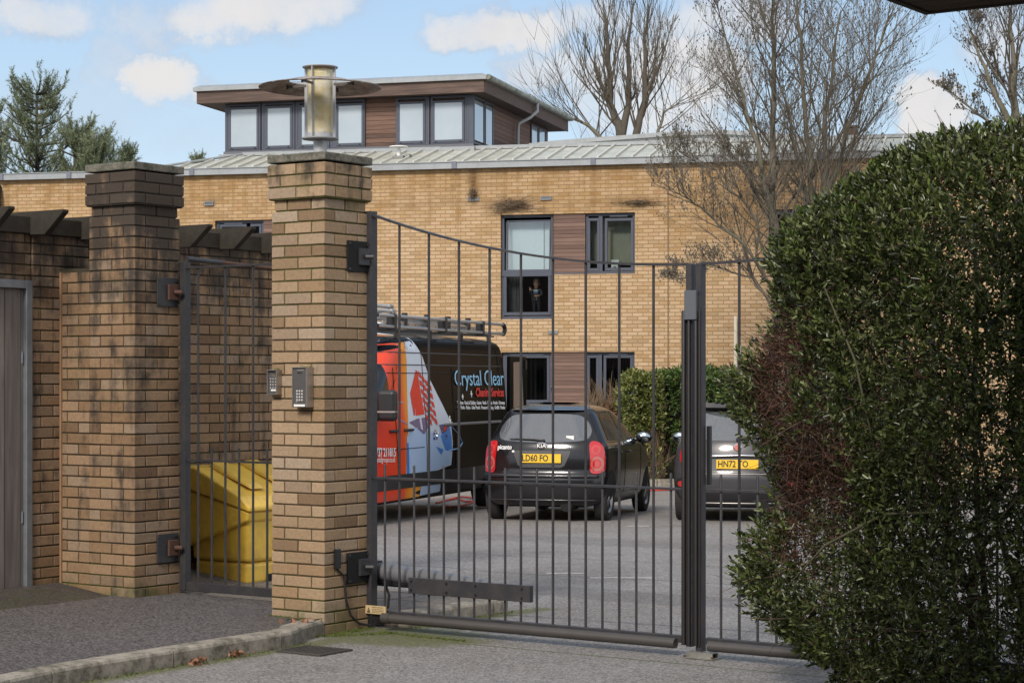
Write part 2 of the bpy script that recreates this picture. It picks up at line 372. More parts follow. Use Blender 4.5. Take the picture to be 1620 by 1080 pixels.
def slabs(name, mat_, u0, u1, v0, v1, zf, su=.6, sv=.6, z_bot=-.3, gap=.006):
    mb = MB(); u = u0
    while u < u1 - .01:
        v = v0
        while v < v1 - .01:
            a, bq, c, d = u + gap, min(u + su, u1) - gap, v + gap, min(v + sv, v1) - gap
            dz = random.uniform(-.002, .002); P = [(a, c), (bq, c), (bq, d), (a, d)]
            mb.add([g(p, q, zf(p) + dz) for p, q in P] + [g(p, q, zf(p) - .05) for p, q in P], [(0, 1, 2, 3), (0, 1, 5, 4), (1, 2, 6, 5), (2, 3, 7, 6), (3, 0, 4, 7)])
            v += sv
        u += su
    P = [(u0, v0), (u1, v0), (u1, v1), (u0, v1)]
    mb.add([g(p, q, zf(p) - .008) for p, q in P] + [g(p, q, z_bot) for p, q in P], [(0, 1, 2, 3), (0, 1, 5, 4), (1, 2, 6, 5), (2, 3, 7, 6), (3, 0, 4, 7)])
    return structure(mb.build(name, mat_))
slabs('paved_path', PAVEM, -2.45, -1.75, .621, 2.65, fz); slabs('paved_path', PAVEM, -1.75, -1.0, .621, 1.58, fz)
slabs('paved_apron', PAVEM, -1.0, .10, .621, 1.58, lambda u: .09)

def kerb(name, pts, w=.125, top=.1, bot=-.1):
    """kerb blocks of about 0.9 m following a line of (u,v) points; the line is the outer face"""
    mb = MB(); P = [Vector(p) for p in pts]
    L = [0]
    for a, b_ in zip(P, P[1:]): L.append(L[-1] + (b_ - a).length)
    def at_(s):
        for i in range(len(P) - 1):
            if s <= L[i + 1] or i == len(P) - 2:
                k = (s - L[i]) / (L[i + 1] - L[i]); return P[i].lerp(P[i + 1], k), (P[i + 1] - P[i]).normalized()
    s = 0
    while s < L[-1] - .02:
        e = min(s + .914, L[-1]); n = 6; ring = []
        dz = random.uniform(-.003, .003)
        for k in range(n + 1):
            q = s + .004 + (e - s - .008) * k / n; p, d = at_(q); nrm = Vector((-d.y, d.x))
            prof = [(0, bot), (0, top - .022), (.007, top - .008), (.022, top), (w, top + .001), (w, bot)]
            ring.append([g(p.x + nrm.x * o, p.y + nrm.y * o, h + dz) for o, h in prof])
        m = 6; vs = [q for r_ in ring for q in r_]
        fs = [(i * m + j, i * m + j + 1, (i + 1) * m + j + 1, (i + 1) * m + j) for i in range(n) for j in range(m - 1)]
        fs += [tuple(range(m)), tuple(range(n * m, n * m + m))]
        mb.add(vs, fs); s = e
    return structure(mb.build(name, KERBM))
kp = [(kerb_u(v) + .125, v) for v in kv]
kerb('kerb', kp[:-1] + [(.06, -.2), (.015, -.08), (.002, -.002)], top=.098)
kerb('kerb', [(.225, .62), (.225, 1.70)], top=.096)
kerb('kerb', [(.225, 1.71), (-1.75, 1.71)], top=.096)

# ------------------------------------------------------------------ brickwork made of real bricks
def brick_box(mb, u0, u1, v0, v1, z0, z1):
    mb.box(u0, u1, v0, v1, z0, z1, 0, random.uniform(.02, 1.), .0013)
BL, BW, BH, JT = .215, .1025, .065, .010
def pier_course(mb, u0, v0, w, z, odd):
    a, b_ = (u0, v0); e = w
    if odd:  # two stretchers along u, front and back
        h = (w - JT) / 2
        for vv in (v0, v0 + w - BW):
            brick_box(mb, u0, u0 + h, vv, vv + BW, z, z + BH); brick_box(mb, u0 + h + JT, u0 + w, vv, vv + BW, z, z + BH)
        m0, m1 = v0 + BW + JT, v0 + w - BW - JT
        for uu in (u0, u0 + w - BW): brick_box(mb, uu, uu + BW, m0, m1, z, z + BH)
    else:
        h = (w - JT) / 2
        for uu in (u0, u0 + w - BW):
            brick_box(mb, uu, uu + BW, v0, v0 + h, z, z + BH); brick_box(mb, uu, uu + BW, v0 + h + JT, v0 + w, z, z + BH)
        m0, m1 = u0 + BW + JT, u0 + w - BW - JT
        for vv in (v0, v0 + w - BW): brick_box(mb, m0, m1, vv, vv + BW, z, z + BH)
def pillar(label, u0, v0, z0, ztop, m, slab_top):
    t = thing('brick_pillar', label, 'brick pillar', g(u0 + .22, v0 + .22, 0), ROTG)
    mb = MB(); w = .44; top = ztop; k = 0; z = top - .055 - .075 * 60
    zc = top - .055 - .075                        # courses counted down from the cap slab
    i = 0
    while zc > z0 - .08:
        if i in (0, 1, 2): o = .02
        elif i == 3: o = -.012
        else: o = 0
        ww = w + 2 * o
        pier_course(mb, -ww / 2, -ww / 2, ww, zc + .0, i % 2 == 0)
        mb.box(-ww / 2 + .007, ww / 2 - .007, -ww / 2 + .007, ww / 2 - .007, zc - .01, zc + BH + .001, 0, 0)
        zc -= .075; i += 1
    mb.c = [c if c else 1e-9 for c in mb.c]
    mb.build('brickwork', m, t, bevel=.0035, seg=2)
    c = MB(); q = w / 2 + .0215
    c.box(-q, q, -q, q, top - .052, top, 0, 0, .001); c.build('cap_stone', CONCRETE, t, bevel=.006, seg=2)
    return t
main_p = pillar('tall buff brick pillar with the lamp on top and keypads on its face', -.44, 0, 0, 3.047, BR_MAIN, 0)
left_p = pillar('soot-blackened brick pillar left of the narrow pedestrian gate', -2.164, .047, .08, 3.095, BR_LEFT, 0)

# long boundary wall running back into the yard, with a low pier and a boarded door
UW = -2.454                                      # outer face of the wall
def wall_strip(mb, v0, v1, z0, z1, depth=.1, u_face=UW, sign=1, off=0., z_ref=0.006):
    """stretcher bond; bricks show on the +u face"""
    n0 = int(math.floor((z0 - z_ref) / .075))
    i = n0
    while z_ref + i * .075 < z1 - .02:
        z = z_ref + i * .075; v = v0 - (.1125 if i % 2 else 0) - off
        while v < v1 - .02:
            a, b_ = max(v, v0), min(v + BL, v1)
            if b_ - a > .03 and z + BH > z0: brick_box(mb, u_face - depth, u_face, a, b_, z, min(z + BH, z1))
            v += BL + JT
        i += 1
    mb.box(u_face - depth + .001, u_face - .007, v0 + .002, v1 - .002, z0, z1, 0, 1e-9)
wt = thing('brick_wall', 'dark stained brick boundary wall behind the pillars, with a boarded door', 'brick wall', g(UW, 0, 0), ROTG)
mb = MB()
wall_strip(mb, -.205, 3.30, .05, 2.615, u_face=0, off=.03)
wall_strip(mb, -6.0, -1.335, .05, 2.615, u_face=-.012)
wall_strip(mb, -1.335, -.215, 2.32, 2.615, u_face=-.012, off=.05)
# back skin and end so the wall has thickness
mb.box(-.215, -.11, -6.0, 3.30, .0, 2.61, 0, .4)
# low pier standing beside the pillar, same plane as its front
def front_strip(mb, u0, u1, vf, z0, z1, z_ref, depth=.1):
    i = int((z0 - z_ref) / .075) - 1
    while z_ref + i * .075 < z1 - .02:
        z = z_ref + i * .075
        if z + BH > z0:
            u = u1 - (.215 + .01 if i % 2 else .1125) ; cuts = [u1]
            while u > u0: cuts.append(u); u -= .225
            cuts.append(u0)
            for a, b_ in zip(cuts[1:], cuts):
                if b_ - a - JT > .025: brick_box(mb, a + (JT if a > u0 else 0), b_, vf, vf + depth, z, min(z + BH, z1))
        i += 1
    mb.box(u0 + .002, u1, vf + .007, vf + depth - .001, z0, z1, 0, 1e-9)
front_strip(mb, .005, .288, .048, .05, 2.385, 3.095 - .055 - .075 * 40)
mb.box(.004, .288, .15, .26, .02, 2.38, 0, .3)
mb.c = [c if c else 1e-9 for c in mb.c]
mb.build('brickwork', BR_LEFT, wt, bevel=.0035, seg=2)
MB().box(.004, .022, .036, .049, .12, 2.36).build('joint_sealant', mat('sealant', (.24, .14, .07), .8, 0, .3, 20, .001, 60), wt)
df = MB()
for b_ in ((-.03, .012, -.270, -.215, .14, 2.292), (-.03, .012, -1.33, -1.275, .14, 2.292), (-.03, .012, -1.275, -.270, 2.236, 2.292)): df.box(*b_)
door = MB().box(-.062, -.022, -1.272, -.273, .165, 2.233).build('door', DOORW, wt)
dfo = df.build('door_frame', GALV, wt, bevel=.003)
MB().box(-.1, .0, -1.275, -.27, .10, .155).build('door_sill', MATBLACK, wt)
hn = MB(); hn.tube([(-.018, -.283, 1.72), (-.018, -.283, 1.80)], .007); hn.tube([(-.018, -.283, .62), (-.018, -.283, .70)], .007)
sc = MB()
for k in range(8): sc.lathe([(.0, .0), (.006, 0), (.006, .003), (0, .003)], (-.0215, -.31 - k * .12, 2.19), 8, 'x')
sc.build('screws', GALV, door); hn.build('hinge', GALV, door)

pg = thing('pergola', 'row of black timber rafter ends along the top of the boundary wall', 'pergola', g(UW, 0, 0), ROTG)
MB().box(-.20, .012, -6, 3.28, 2.617, 2.735, 0, 0, .002).build('header_beam', SLEEPER, pg, bevel=.004)
raf = None; rv = -1.16
while rv < 3.2:
    r_ = MB(); r_.prism([(-.32, 2.612), (.15, 2.600), (.335, 2.745), (.335, 2.765), (-.32, 2.765)], -.028, .028, 'y')
    dz = random.uniform(-.008, .008)
    o = r_.build('rafter', SLEEPER, pg, bevel=.003) if raf is None else raf.copy()
    if raf is None: raf = o
    else: COL.objects.link(o); o.parent = pg
    if not (-.02 < rv < .5): o.location = (0, rv, dz)
    else: o.location = (-.0, rv, dz); 
    rv += .475

# hinge plates bolted to the pillars (parts of the pillar that carries them)
def hinge_plate(parent, pu, pv, z, hh, ww, rusty, flip=1):
    """pu = local face position, plate lies on the +u face"""
    mb = MB().box(pu, pu + .012, pv - ww / 2, pv + ww / 2, z - hh / 2, z + hh / 2)
    pl = mb.build('hinge_plate', MATBLACK if not rusty else GREY_METAL, parent, bevel=.002)
    b2 = MB()
    b2.box(pu + .012, pu + .03, pv - .005, pv + ww / 2 - .012, z - hh * .27, z + hh * .27)
    b2.tube([(pu + .03, pv + .045, z), (pu + .075, pv + .075, z)], .016, 10)
    b2.build('hinge_bracket', RUST if rusty else GREY_METAL, pl, bevel=.002)
    b3 = MB()
    for a in (-1, 1):
        for c in (-1, 1): b3.lathe([(0, .018), (.009, .018), (.009, .012), (.0, .012)], (pu, pv + a * (ww / 2 - .018), z + c * (hh / 2 - .018)), 6, 'x')
    b3.build('bolts', GREY_METAL, pl)
for z in (2.40, .40): hinge_plate(main_p, .22, .11, z, .20, .22, False)
for z in (2.215, .44): hinge_plate(left_p, .22, .09, z, .20, .2, True)
jb = MB().box(.222, .252, -.135, -.09, .41, .535); jo = jb.build('junction_box', BLACK, main_p, bevel=.004)
MB().tube([(.232, -.04, .36), (.234, -.02, .2), (.238, .02, .1), (.245, .1, .04), (.25, .2, .02)], .008, 6).build('cable', RUBBER, jo)
MB().tube([(.23, -.11, .41), (.231, -.07, .38), (.232, -.04, .36)], .006, 6).build('cable', RUBBER, jo)

# ------------------------------------------------------------------ vehicle gate leaves
def leaf(label, mirror):
    t = thing('gate_leaf', label, 'gate', g(0 if not mirror else 4.84, .46, 0), ROTG, 'leaves of the vehicle gate')
    s = -1 if mirror else 1
    topz = lambda q: 2.28 + .405 * ((2.42 - q) / 2.42) ** 2
    MB().box(-.035 * 1, .035, -.035, .035, .085, 2.70).build('hinge_stile', GREY_METAL, t, bevel=.004)
    zlow = .03
    a, b_ = sorted((s * 2.366, s * 2.408))
    st = MB().box(a, b_, -.026, .026, .06 if not mirror else -.0, 2.283)
    sto = st.build('meeting_stile', GREY_METAL, t, bevel=.004)
    N = 24; pts = [(s * (2.37 * k / N), 0, topz(2.37 * k / N)) for k in range(N + 1)]
    tr = MB()
    for p, q in zip(pts, pts[1:]): pass
    vs = []; hh, ww = .007, .022
    for p in pts: vs += [(p[0], -ww, p[2] - hh), (p[0], ww, p[2] - hh), (p[0], ww, p[2] + hh), (p[0], -ww, p[2] + hh)]
    fs = [(i * 4 + k, i * 4 + (k + 1) % 4, i * 4 + 4 + (k + 1) % 4, i * 4 + 4 + k) for i in range(N) for k in range(4)] + [(0, 1, 2, 3), tuple(range(4 * N, 4 * N + 4))]
    tr.add(vs, fs); tr.build('top_rail', GREY_METAL, t)
    a, b_ = sorted((s * .036, s * 2.344))
    MB().box(a, b_, -.018, .018, .964, .978).build('middle_rail', GREY_METAL, t, bevel=.001)
    MB().box(a, b_, -.02, .02, .078, .120).build('bottom_rail', GREY_METAL, t, bevel=.003)
    re = MB(); xs = [s * .16, s * .17, s * 2.30, s * 2.315]
    re.tube([(s * .14, -.042, .076), (s * .2, -.042, .076)], .034, 14); re.tube([(s * .2, -.042, .076), (s * 2.31, -.042, .076)], .030, 14)
    re.build('rubber_safety_edge', mat('grey_rubber', (.05, .044, .04), .55, 0, .25, 8), t, sm_ang=40)
    for k in range(1, 10):
        q = .2367 * k + .005
        if q > 2.3: break
        MB().tube([(s * q, 0, .12), (s * q, 0, topz(q) - .006)], .0085, 10).build('bar', GREY_METAL, t, sm_ang=40)
    for k in range(0, 10):
        q = .2367 * k + .1235
        if q > 2.3: continue
        b = MB(); b.tube([(s * q, 0, .12), (s * q, 0, 1.055), (s * q, 0, 1.062)], [.008, .008, .005], 10); b.build('short_bar', GREY_METAL, t, sm_ang=40)
    # rubber buffer strips on the meeting edge
    rb = MB(); e0 = s * 2.345
    for (x, y, r_) in (((s * 2.360, -.036, .014), (s * 2.395, -.036, .010)) if not mirror else ((s * 2.40, -.034, .013), (s * 2.378, -.032, .007))):
        rb.tube([(x, y, .07), (x, y, 2.0), (x, y, 2.012)], [r_, r_, r_ * .7], 10)
    rb.build('rubber_buffer', RUBBER, sto, sm_ang=50)
    return t, sto
lf, lf_st = leaf('left leaf of the grey barred vehicle gate, carrying a flat plate and a gate opener', False)
rt, rt_st = leaf('right leaf of the grey barred vehicle gate, half hidden by the big hedge', True)
MB().box(.335, 1.265, -.030, -.0095, .245, .347).build('mounting_plate', GREY_METAL, lf, bevel=.002)
for q in (.36, .64, .865, 1.215):
    for z in (.268, .325): MB().lathe([(0, -.036), (.008, -.036), (.008, -.030)], (q, 0, z), 6, 'y').build('bolt', BLACK, lf)
MB().box(1.245, 1.275, -.0305, .01, .245, .347).build('plate_return', GREY_METAL, lf, bevel=.002)
sg = MB().box(.0, .165, -.048, -.036, .098, .150).build('warning_plate', mat('brass_plate', (.48, .36, .19), .6, 0, .2, 20), lf)
sgm = MB(); DK = mat('plate_print', (.05, .04, .03), .7)
y = -.0495
sgm.prism([(.012, .104), (.042, .104), (.027, .140)], -.0492, -.0483, 'y'); sgm.build('warning_triangle', DK, sg)
text_mesh('lettering', '!', .02, mat('plate_yellow', (.5, .36, .12), .6), sg, basis((.027, -.0494, .118), (1, 0, 0), (0, 0, 1)), extr=.0001)
for i, z in enumerate((.140, .128, .118, .108)):
    wv = MB(); x = .055
    while x < .15:
        l = random.uniform(.006, .016); wv.box(x, min(x + l, .15), -.0488, -.0483, z - .002, z + .002 if i else z + .003); x += l + .004
    wv.build('small_print', DK, sg)
# lock keep box on the meeting stiles and a strike tube
MB().box(2.372, 2.452, -.055, -.027, 1.955, 2.125).build('lock_cover', mat('cover_steel', (.085, .093, .105), .45, 0, .1, 8), lf, bevel=.003)
MB().box(-2.366, -2.345, .027, .06, 1.0, 1.34).build('gate_latch', BLACK, rt, bevel=.003)
MB().box(-2.402, -2.37, -.016, .016, -.0, .07).build('drop_bolt', GREY_METAL, rt)

# gate opener arm
go = thing('gate_opener', 'grey ram gate opener lying behind the bars at the foot of the left leaf', 'gate opener', g(-.02, .58, 0), ROTG)
b = MB(); b.tube([(-.06, .0, .352), (.05, .01, .352), (.20, .01, .340), (.30, .01, .325), (.36, .01, .335), (.85, .0, .305), (.90, 0, .30)], [.05, .062, .060, .050, .058, .045, .03], 16)
b.build('housing', mat('opener_grey', (.12, .12, .128), .4, 0, .15, 5), go, sm_ang=50)
MB().box(-.05, .90, -.03, .045, .262, .305).build('lower_cover', BLACK, go, bevel=.01)
MB().tube([(.88, 0, .285), (1.0, -.02, .285)], .014, 10).build('ram_rod', STEEL, go)
MB().box(.96, 1.02, -.12, .0, .25, .30).build('end_bracket', GREY_METAL, go)
MB().tube([(.02, .02, .30), (.06, .03, .2), (.05, .03, .12), (-.02, .02, .09)], .009, 8).build('cable', RUBBER, go)
MB().box(-.10, -.02, -.06, .06, .28, .42).build('wall_bracket', GREY_METAL, go)

# ground stop under the meeting stile
gs = thing('gate_stop', 'worn galvanised channel bolted to the road under the gate meeting point', 'gate stop', g(2.47, .43, 0), ROTG)
b = MB(); b.box(-.09, .11, -.06, .06, .003, .009); b.box(-.075, .095, -.035, -.028, .009, .034); b.box(-.075, .095, .028, .035, .009, .034); b.box(-.075, .095, -.035, .035, .034, .038)
b.build('channel', mat('worn_galvanised', (.30, .29, .26), .4, .7, .5, 20, .0005, 50), gs)
b = MB()
for q in (-.08, .1): MB().lathe([(0, .018), (.009, .018), (.009, .009)], (q, -.048, 0), 6, 'z').build('bolt', RUST, gs)

# ------------------------------------------------------------------ pedestrian gate
pgt = thing('pedestrian_gate', 'narrow grey barred pedestrian gate between the two brick pillars', 'gate', g(-1.70, .49, 0), ROTG)
MB().box(0, .05, -.03, .03, .14, 2.43).build('hinge_stile', GREY_METAL, pgt, bevel=.004)
MB().box(1.165, 1.19, -.02, .02, .14, 2.385).build('latch_stile', GREY_METAL, pgt, bevel=.003)
MB().box(.05, 1.19, -.02, .02, 2.382, 2.396).build('top_rail', GREY_METAL, pgt)
MB().box(.05, 1.165, -.016, .016, 1.04, 1.054).build('middle_rail', GREY_METAL, pgt)
MB().box(.05, 1.165, -.022, .022, .14, .20).build('bottom_rail', GREY_METAL, pgt, bevel=.003)
for k in range(1, 9):
    q = .02 + k * .1275; tall = k % 2 == 1
    if q > 1.12: break
    b = MB(); b.tube([(q, 0, .2), (q, 0, 2.382 if tall else 1.14)], .0085, 10)
    b.build('bar' if tall else 'short_bar', GREY_METAL, pgt, sm_ang=40)
cl = thing('metal_rod', 'black and rusty metal rod reaching back above the pedestrian gate', 'rod', g(-1.67, .5, 2.45), ROTG)
MB().tube([(0, 0, 0), (.0, .35, -.01)], .019, 10).build('sleeve', GREY_METAL, cl, sm_ang=40)
MB().tube([(0, .35, -.01), (.0, .37, -.01), (0, .37, -.01), (0, 1.02, -.03)], [.022, .022, .016, .014], 10).build('tube', RUST, cl, sm_ang=40)
MB().tube([(0, 1.02, -.03), (.0, 1.12, -.033)], .008, 8).build('tip', STEEL, cl)

# ------------------------------------------------------------------ keypads on the front face of the main pillar
def keypad(name, label, u0, u1, z0, z1, d, big):
    t = thing(name, label, 'keypad', g(u0, 0, z0), ROTG); w, h = u1 - u0, z1 - z0
    hood = MB()
    hood.box(0, .006, -d, 0, 0, h); hood.box(w - .006, w, -d, 0, 0, h); hood.box(.006, w - .006, -d - .004, 0, h - .006, h); hood.box(.006, w - .006, -d * .8, 0, 0, .006)
    hood.build('hood', STEEL, t, bevel=.0015)
    f = MB().box(.006, w - .006, -d + (.006 if big else .016), -.01, .007, h - .007).build('face_plate', mat('brushed_face', (.14, .135, .135), .45, .6, .15, 30), t)
    yk = -d + (.006 if big else .016)
    k = MB(); kx, kz, st, rr = ((.5, .29, .0165, .0062) if big else (.5, .46, .0165, .004))
    for i in range(3):
        for j in range(4): k.lathe([(0, -.004), (rr, -.003), (rr, 0)], (w * kx + (i - 1) * st * 1.25, yk, h * kz + (1.5 - j) * st * 1.15), 10, 'y')
    k.build('keys', mat('key_caps', (.62, .6, .57), .4, .3), f)
    sp = MB()
    if big:
        for i in range(3): sp.box(w * .36 + i * .013, w * .36 + i * .013 + .009, yk - .002, yk, h * .84, h * .87)
        sp.build('display', MATBLACK, f)
        MB().box(w * .12, w * .88, yk - .003, yk, .004, .018).build('name_label', WHITE, f)
        MB().lathe([(0, -.006), (.009, -.005), (.009, 0)], (w * .3, yk, h * .12), 12, 'y').build('key_switch', STEEL, f)
        MB().box(w * .35, w * .8, yk - .001, yk, h * .925, h * .935).build('maker_mark', mat('mark', (.4, .4, .38), .5), f)
    else:
        sp.box(w * .35, w * .68, yk - .002, yk, h * .77, h * .79); sp.box(w * .6, w * .68, yk - .002, yk, h * .72, h * .79); sp.build('sensor', mat('amber', (.25, .2, .1), .4), f)
        MB().box(w * .3, w * .82, yk - .003, yk, h * .15, h * .22).build('name_label', WHITE, f)
    gm = MB()
    for i in range(26):
        a = random.uniform(.02, w - .01); q = random.uniform(-.02, -.002)
        gm.add([(a, q, h), (a + .004, q, h), (a + random.uniform(-.012, .012), q - random.uniform(0, .012), h + random.uniform(.006, .02))], [(0, 1, 2)])
    gm.build('moss', mat('moss_green', (.07, .10, .015), .9, 0, .4, 40), t, fix=False)
keypad('keypad', 'small hooded keypad on the brick pillar at its left edge', -.435, -.352, 1.512, 1.672, .055, False)
keypad('door_entry_panel', 'larger steel keypad box near the corner of the lamp pillar', -.205, -.085, 1.435, 1.688, .075, True)

# ------------------------------------------------------------------ lamp on the pillar
lp = thing('pillar_lamp', 'cylindrical glass lamp with a wide dish ring standing on the brick pillar', 'lamp', g(-.22, .22, 3.047), ROTG)
LAMPG = mat('lamp_grey', (.36, .37, .38), .45, .2, .15, 8)
b = MB(); b.lathe([(0.0, 0), (.05, 0), (.05, .01), (.044, .012), (.044, .105), (.0, .105)], n=24); b.build('stem', LAMPG, lp, sm_ang=40)
b = MB(); b.lathe([(0, .105), (.118, .112), (.120, .120), (.085, .124), (.085, .150), (.0, .150)], n=36); b.build('base_plate', LAMPG, lp, sm_ang=40)
gm_, t_, b_, out_ = mat_new('aged_lamp_glass')
oc_ = t_.new('ShaderNodeTexCoord').outputs['Object']
t_.put(b_.inputs['Base Color'], t_.mix(t_.rng(t_.noise(oc_, 9, 5), .35, .65), (.95, .93, .82), (.80, .68, .38)))
b_.inputs['Roughness'].default_value = .12; b_.inputs['Alpha'].default_value = 1
tr_ = t_.new('ShaderNodeBsdfTransparent'); tr_.inputs[0].default_value = (.93, .87, .68, 1); mx_ = t_.new('ShaderNodeMixShader'); mx_.inputs[0].default_value = .42
t_.l.new(tr_.outputs[0], mx_.inputs[1]); t_.l.new(b_.outputs[0], mx_.inputs[2]); t_.l.new(mx_.outputs[0], out_.inputs[0])
b = MB(); b.lathe([(.083, .15), (.083, .56), (.079, .56), (.079, .15)], n=40); b.build('glass', gm_, lp, sm_ang=40)
b = MB(); b.lathe([(.0, .587), (.112, .582), (.116, .577), (.112, .572), (.0, .572)], n=36); b.build('top_disc', LAMPG, lp, sm_ang=40)
for k in range(4):
    b = MB(); a = R(45 * 2 * k + 12); c_, s_ = math.cos(a), math.sin(a); b.T = Matrix.Rotation(a, 4, 'Z')
    b.box(.092, .113, -.003, .003, .118, .576); b.build('fin', LAMPG, lp)
b = MB(); b.lathe([(.0, .16), (.045, .16), (.05, .30), (.032, .33), (.028, .36)] , n=20); b.build('lamp_holder', mat('holder_cream', (.6, .55, .42), .6), lp, sm_ang=40)
b = MB()
for k in range(6): b.lathe([(.03, .365 + k * .022), (.062, .358 + k * .022), (.062, .366 + k * .022), (.03, .372 + k * .022)], n=28)
b.build('louvre', mat('louvre_cream', (.42, .37, .27), .5, .3), lp, sm_ang=40)
RINGM = mat('weathered_ring', (.20, .155, .13), .5, .2, .5, 6, .0008, 30, dirt=((.55, .50, .45), .85, 12))
b = MB(); b.lathe([(.20, .482), (.385, .440), (.396, .444), (.397, .448), (.385, .449), (.20, .490), (.20, .482)], n=64); ring = b.build('dish_ring', RINGM, lp, sm_ang=40)
for k in range(4):
    b = MB(); b.T = Matrix.Rotation(R(90 * k + 12), 4, 'Z'); b.box(.10, .24, -.005, .005, .455, .470); b.box(.234, .246, -.005, .005, .448, .482)
    b.build('ring_bracket', mat('bracket_dark', (.08, .065, .055), .6), lp)
b = MB()
for k in range(14): 
    x, y_ = random.uniform(-.06, .06), random.uniform(-.06, .06); b.add([(x, y_, .152), (x + .02, y_, .155), (x + .01, y_ + .015, .165)], [(0, 1, 2)])
b.build('debris', mat('debris', (.05, .035, .02), .9), lp, fix=False)

# drain grate in the road
dg = thing('drain_grate', 'black iron drain grate in the road beside the kerb', 'drain grate', (-1.17, 11.83, 0), ROTG)
b = MB(); b.box(-.17, .17, -.15, -.135, .003, .012); b.box(-.17, .17, .135, .15, .003, .012); b.box(-.17, -.155, -.135, .135, .003, .012); b.box(.155, .17, -.135, .135, .003, .012)
b.build('frame', mat('cast_iron', (.075, .068, .06), .6, .3, .4, 30), dg)
b = MB()
for k in range(8): x = -.14 + k * .037; b.box(x, x + .016, -.135, .135, .003, .010)
b.build('bars', MATS['cast_iron'], dg)
MB().box(-.155, .155, -.135, .135, .0015, .0028).build('pit', MATBLACK, dg)

# dry leaves gathered at the kerb foot
def leaf_pile(label, x, y, n, s=.05):
    V, Fc = [], []
    for i in range(n):
        c = Vector((x + random.gauss(0, s), y + random.gauss(0, s * .6), random.uniform(.008, .035)))
        q = Quaternion((random.uniform(-1, 1), random.uniform(-1, 1), random.uniform(-1, 1)), random.uniform(0, 6)); L = random.uniform(.012, .03)
        for p in ((-L, 0, 0), (0, L * .5, .006), (L, 0, 0), (0, -L * .5, .006)): V.append(tuple(c + q @ Vector(p)))
        Fc.append((4 * i, 4 * i + 1, 4 * i + 2, 4 * i + 3))
    o = np_mesh('dry_leaves', np.array(V), np.array(Fc), mat('dead_leaf', (.20, .09, .045), .7, 0, .6, 30)); tag(o, label, 'dry leaves'); return o
leaf_pile('curled brown leaves against the middle of the kerb foot', -1.78, 11.28, 26)
leaf_pile('smaller heap of brown leaves at the kerb foot nearer the drain', -1.60, 11.58, 18, .035)
leaf_pile('few brown leaves caught where the kerb meets the lamp pillar', -1.33, 12.45, 14, .05)
for o in [q for q in COL.objects if q.name.startswith('dry_leaves')]:
    if 'meets' in o['label']: o.location.z = .09

# moss and weeds along the foot of the pillar
def tufts(name, pts, n, h, m, label=None):
    V, Fc = [], []
    for i in range(n):
        a, b_ = random.choice(pts); k = random.random(); p = Vector(a).lerp(Vector(b_), k) + Vector((random.gauss(0, .02), random.gauss(0, .02), 0))
        an = random.uniform(0, 6.28); w = random.uniform(.003, .007); hh = h * random.uniform(.3, 1.1); lean = Vector((random.uniform(-1, 1), random.uniform(-1, 1), 0)) * hh * .6
        d = Vector((math.cos(an), math.sin(an), 0)) * w
        V += [tuple(p - d), tuple(p + d), tuple(p + d * .8 + lean * .6 + Vector((0, 0, hh * .7))), tuple(p + lean + Vector((0, 0, hh)))]; Fc.append((4 * i, 4 * i + 1, 4 * i + 2, 4 * i + 3))
    return structure(np_mesh(name, np.array(V), np.array(Fc), m), 'stuff')
MOSSG = mat('moss_tuft', (.075, .10, .015), .95, 0, .5, 30)
tufts('moss', [(g(-2.1, .02, .12), g(-1.72, .02, .09)), (g(-1.74, .03, .09), g(-1.55, .3, .09)), (g(-1.7, .4, .09), g(-1.2, .47, .09))], 700, .022, MOSSG)
tufts('moss', [(g(.02, -.12, 0), g(.3, .3, 0)), (g(.05, .02, 0), g(.03, .42, 0)), (g(.26, .6, 0), g(.26, 1.7, 0)), (g(.2, .3, 0), g(.9, .25, 0))], 1100, .014, MOSSG)
for (px_, py_, w_) in ((894, 907, .32), (985, 914, .55), (1010, 832, .25)):
    Yp = (EYE - .0135 * 12.6) / ((py_ - HORY) / F - .0135); xp = (px_ - 810) / F * Yp
    mk = MB().box(xp - w_ / 2, xp + w_ / 2, Yp - .03, Yp + .03, gz(0, Yp) + .002, gz(0, Yp) + .006); structure(mk.build('road_marking', mat('worn_white', (.34, .33, .32), .85, 0, .6, 30)))
tufts('moss', [(g(.23, -2.8, 0), g(.22, -.4, 0)), (g(-.46, -.02, .09), g(-.02, -.02, .09))], 900, .012, MOSSG)

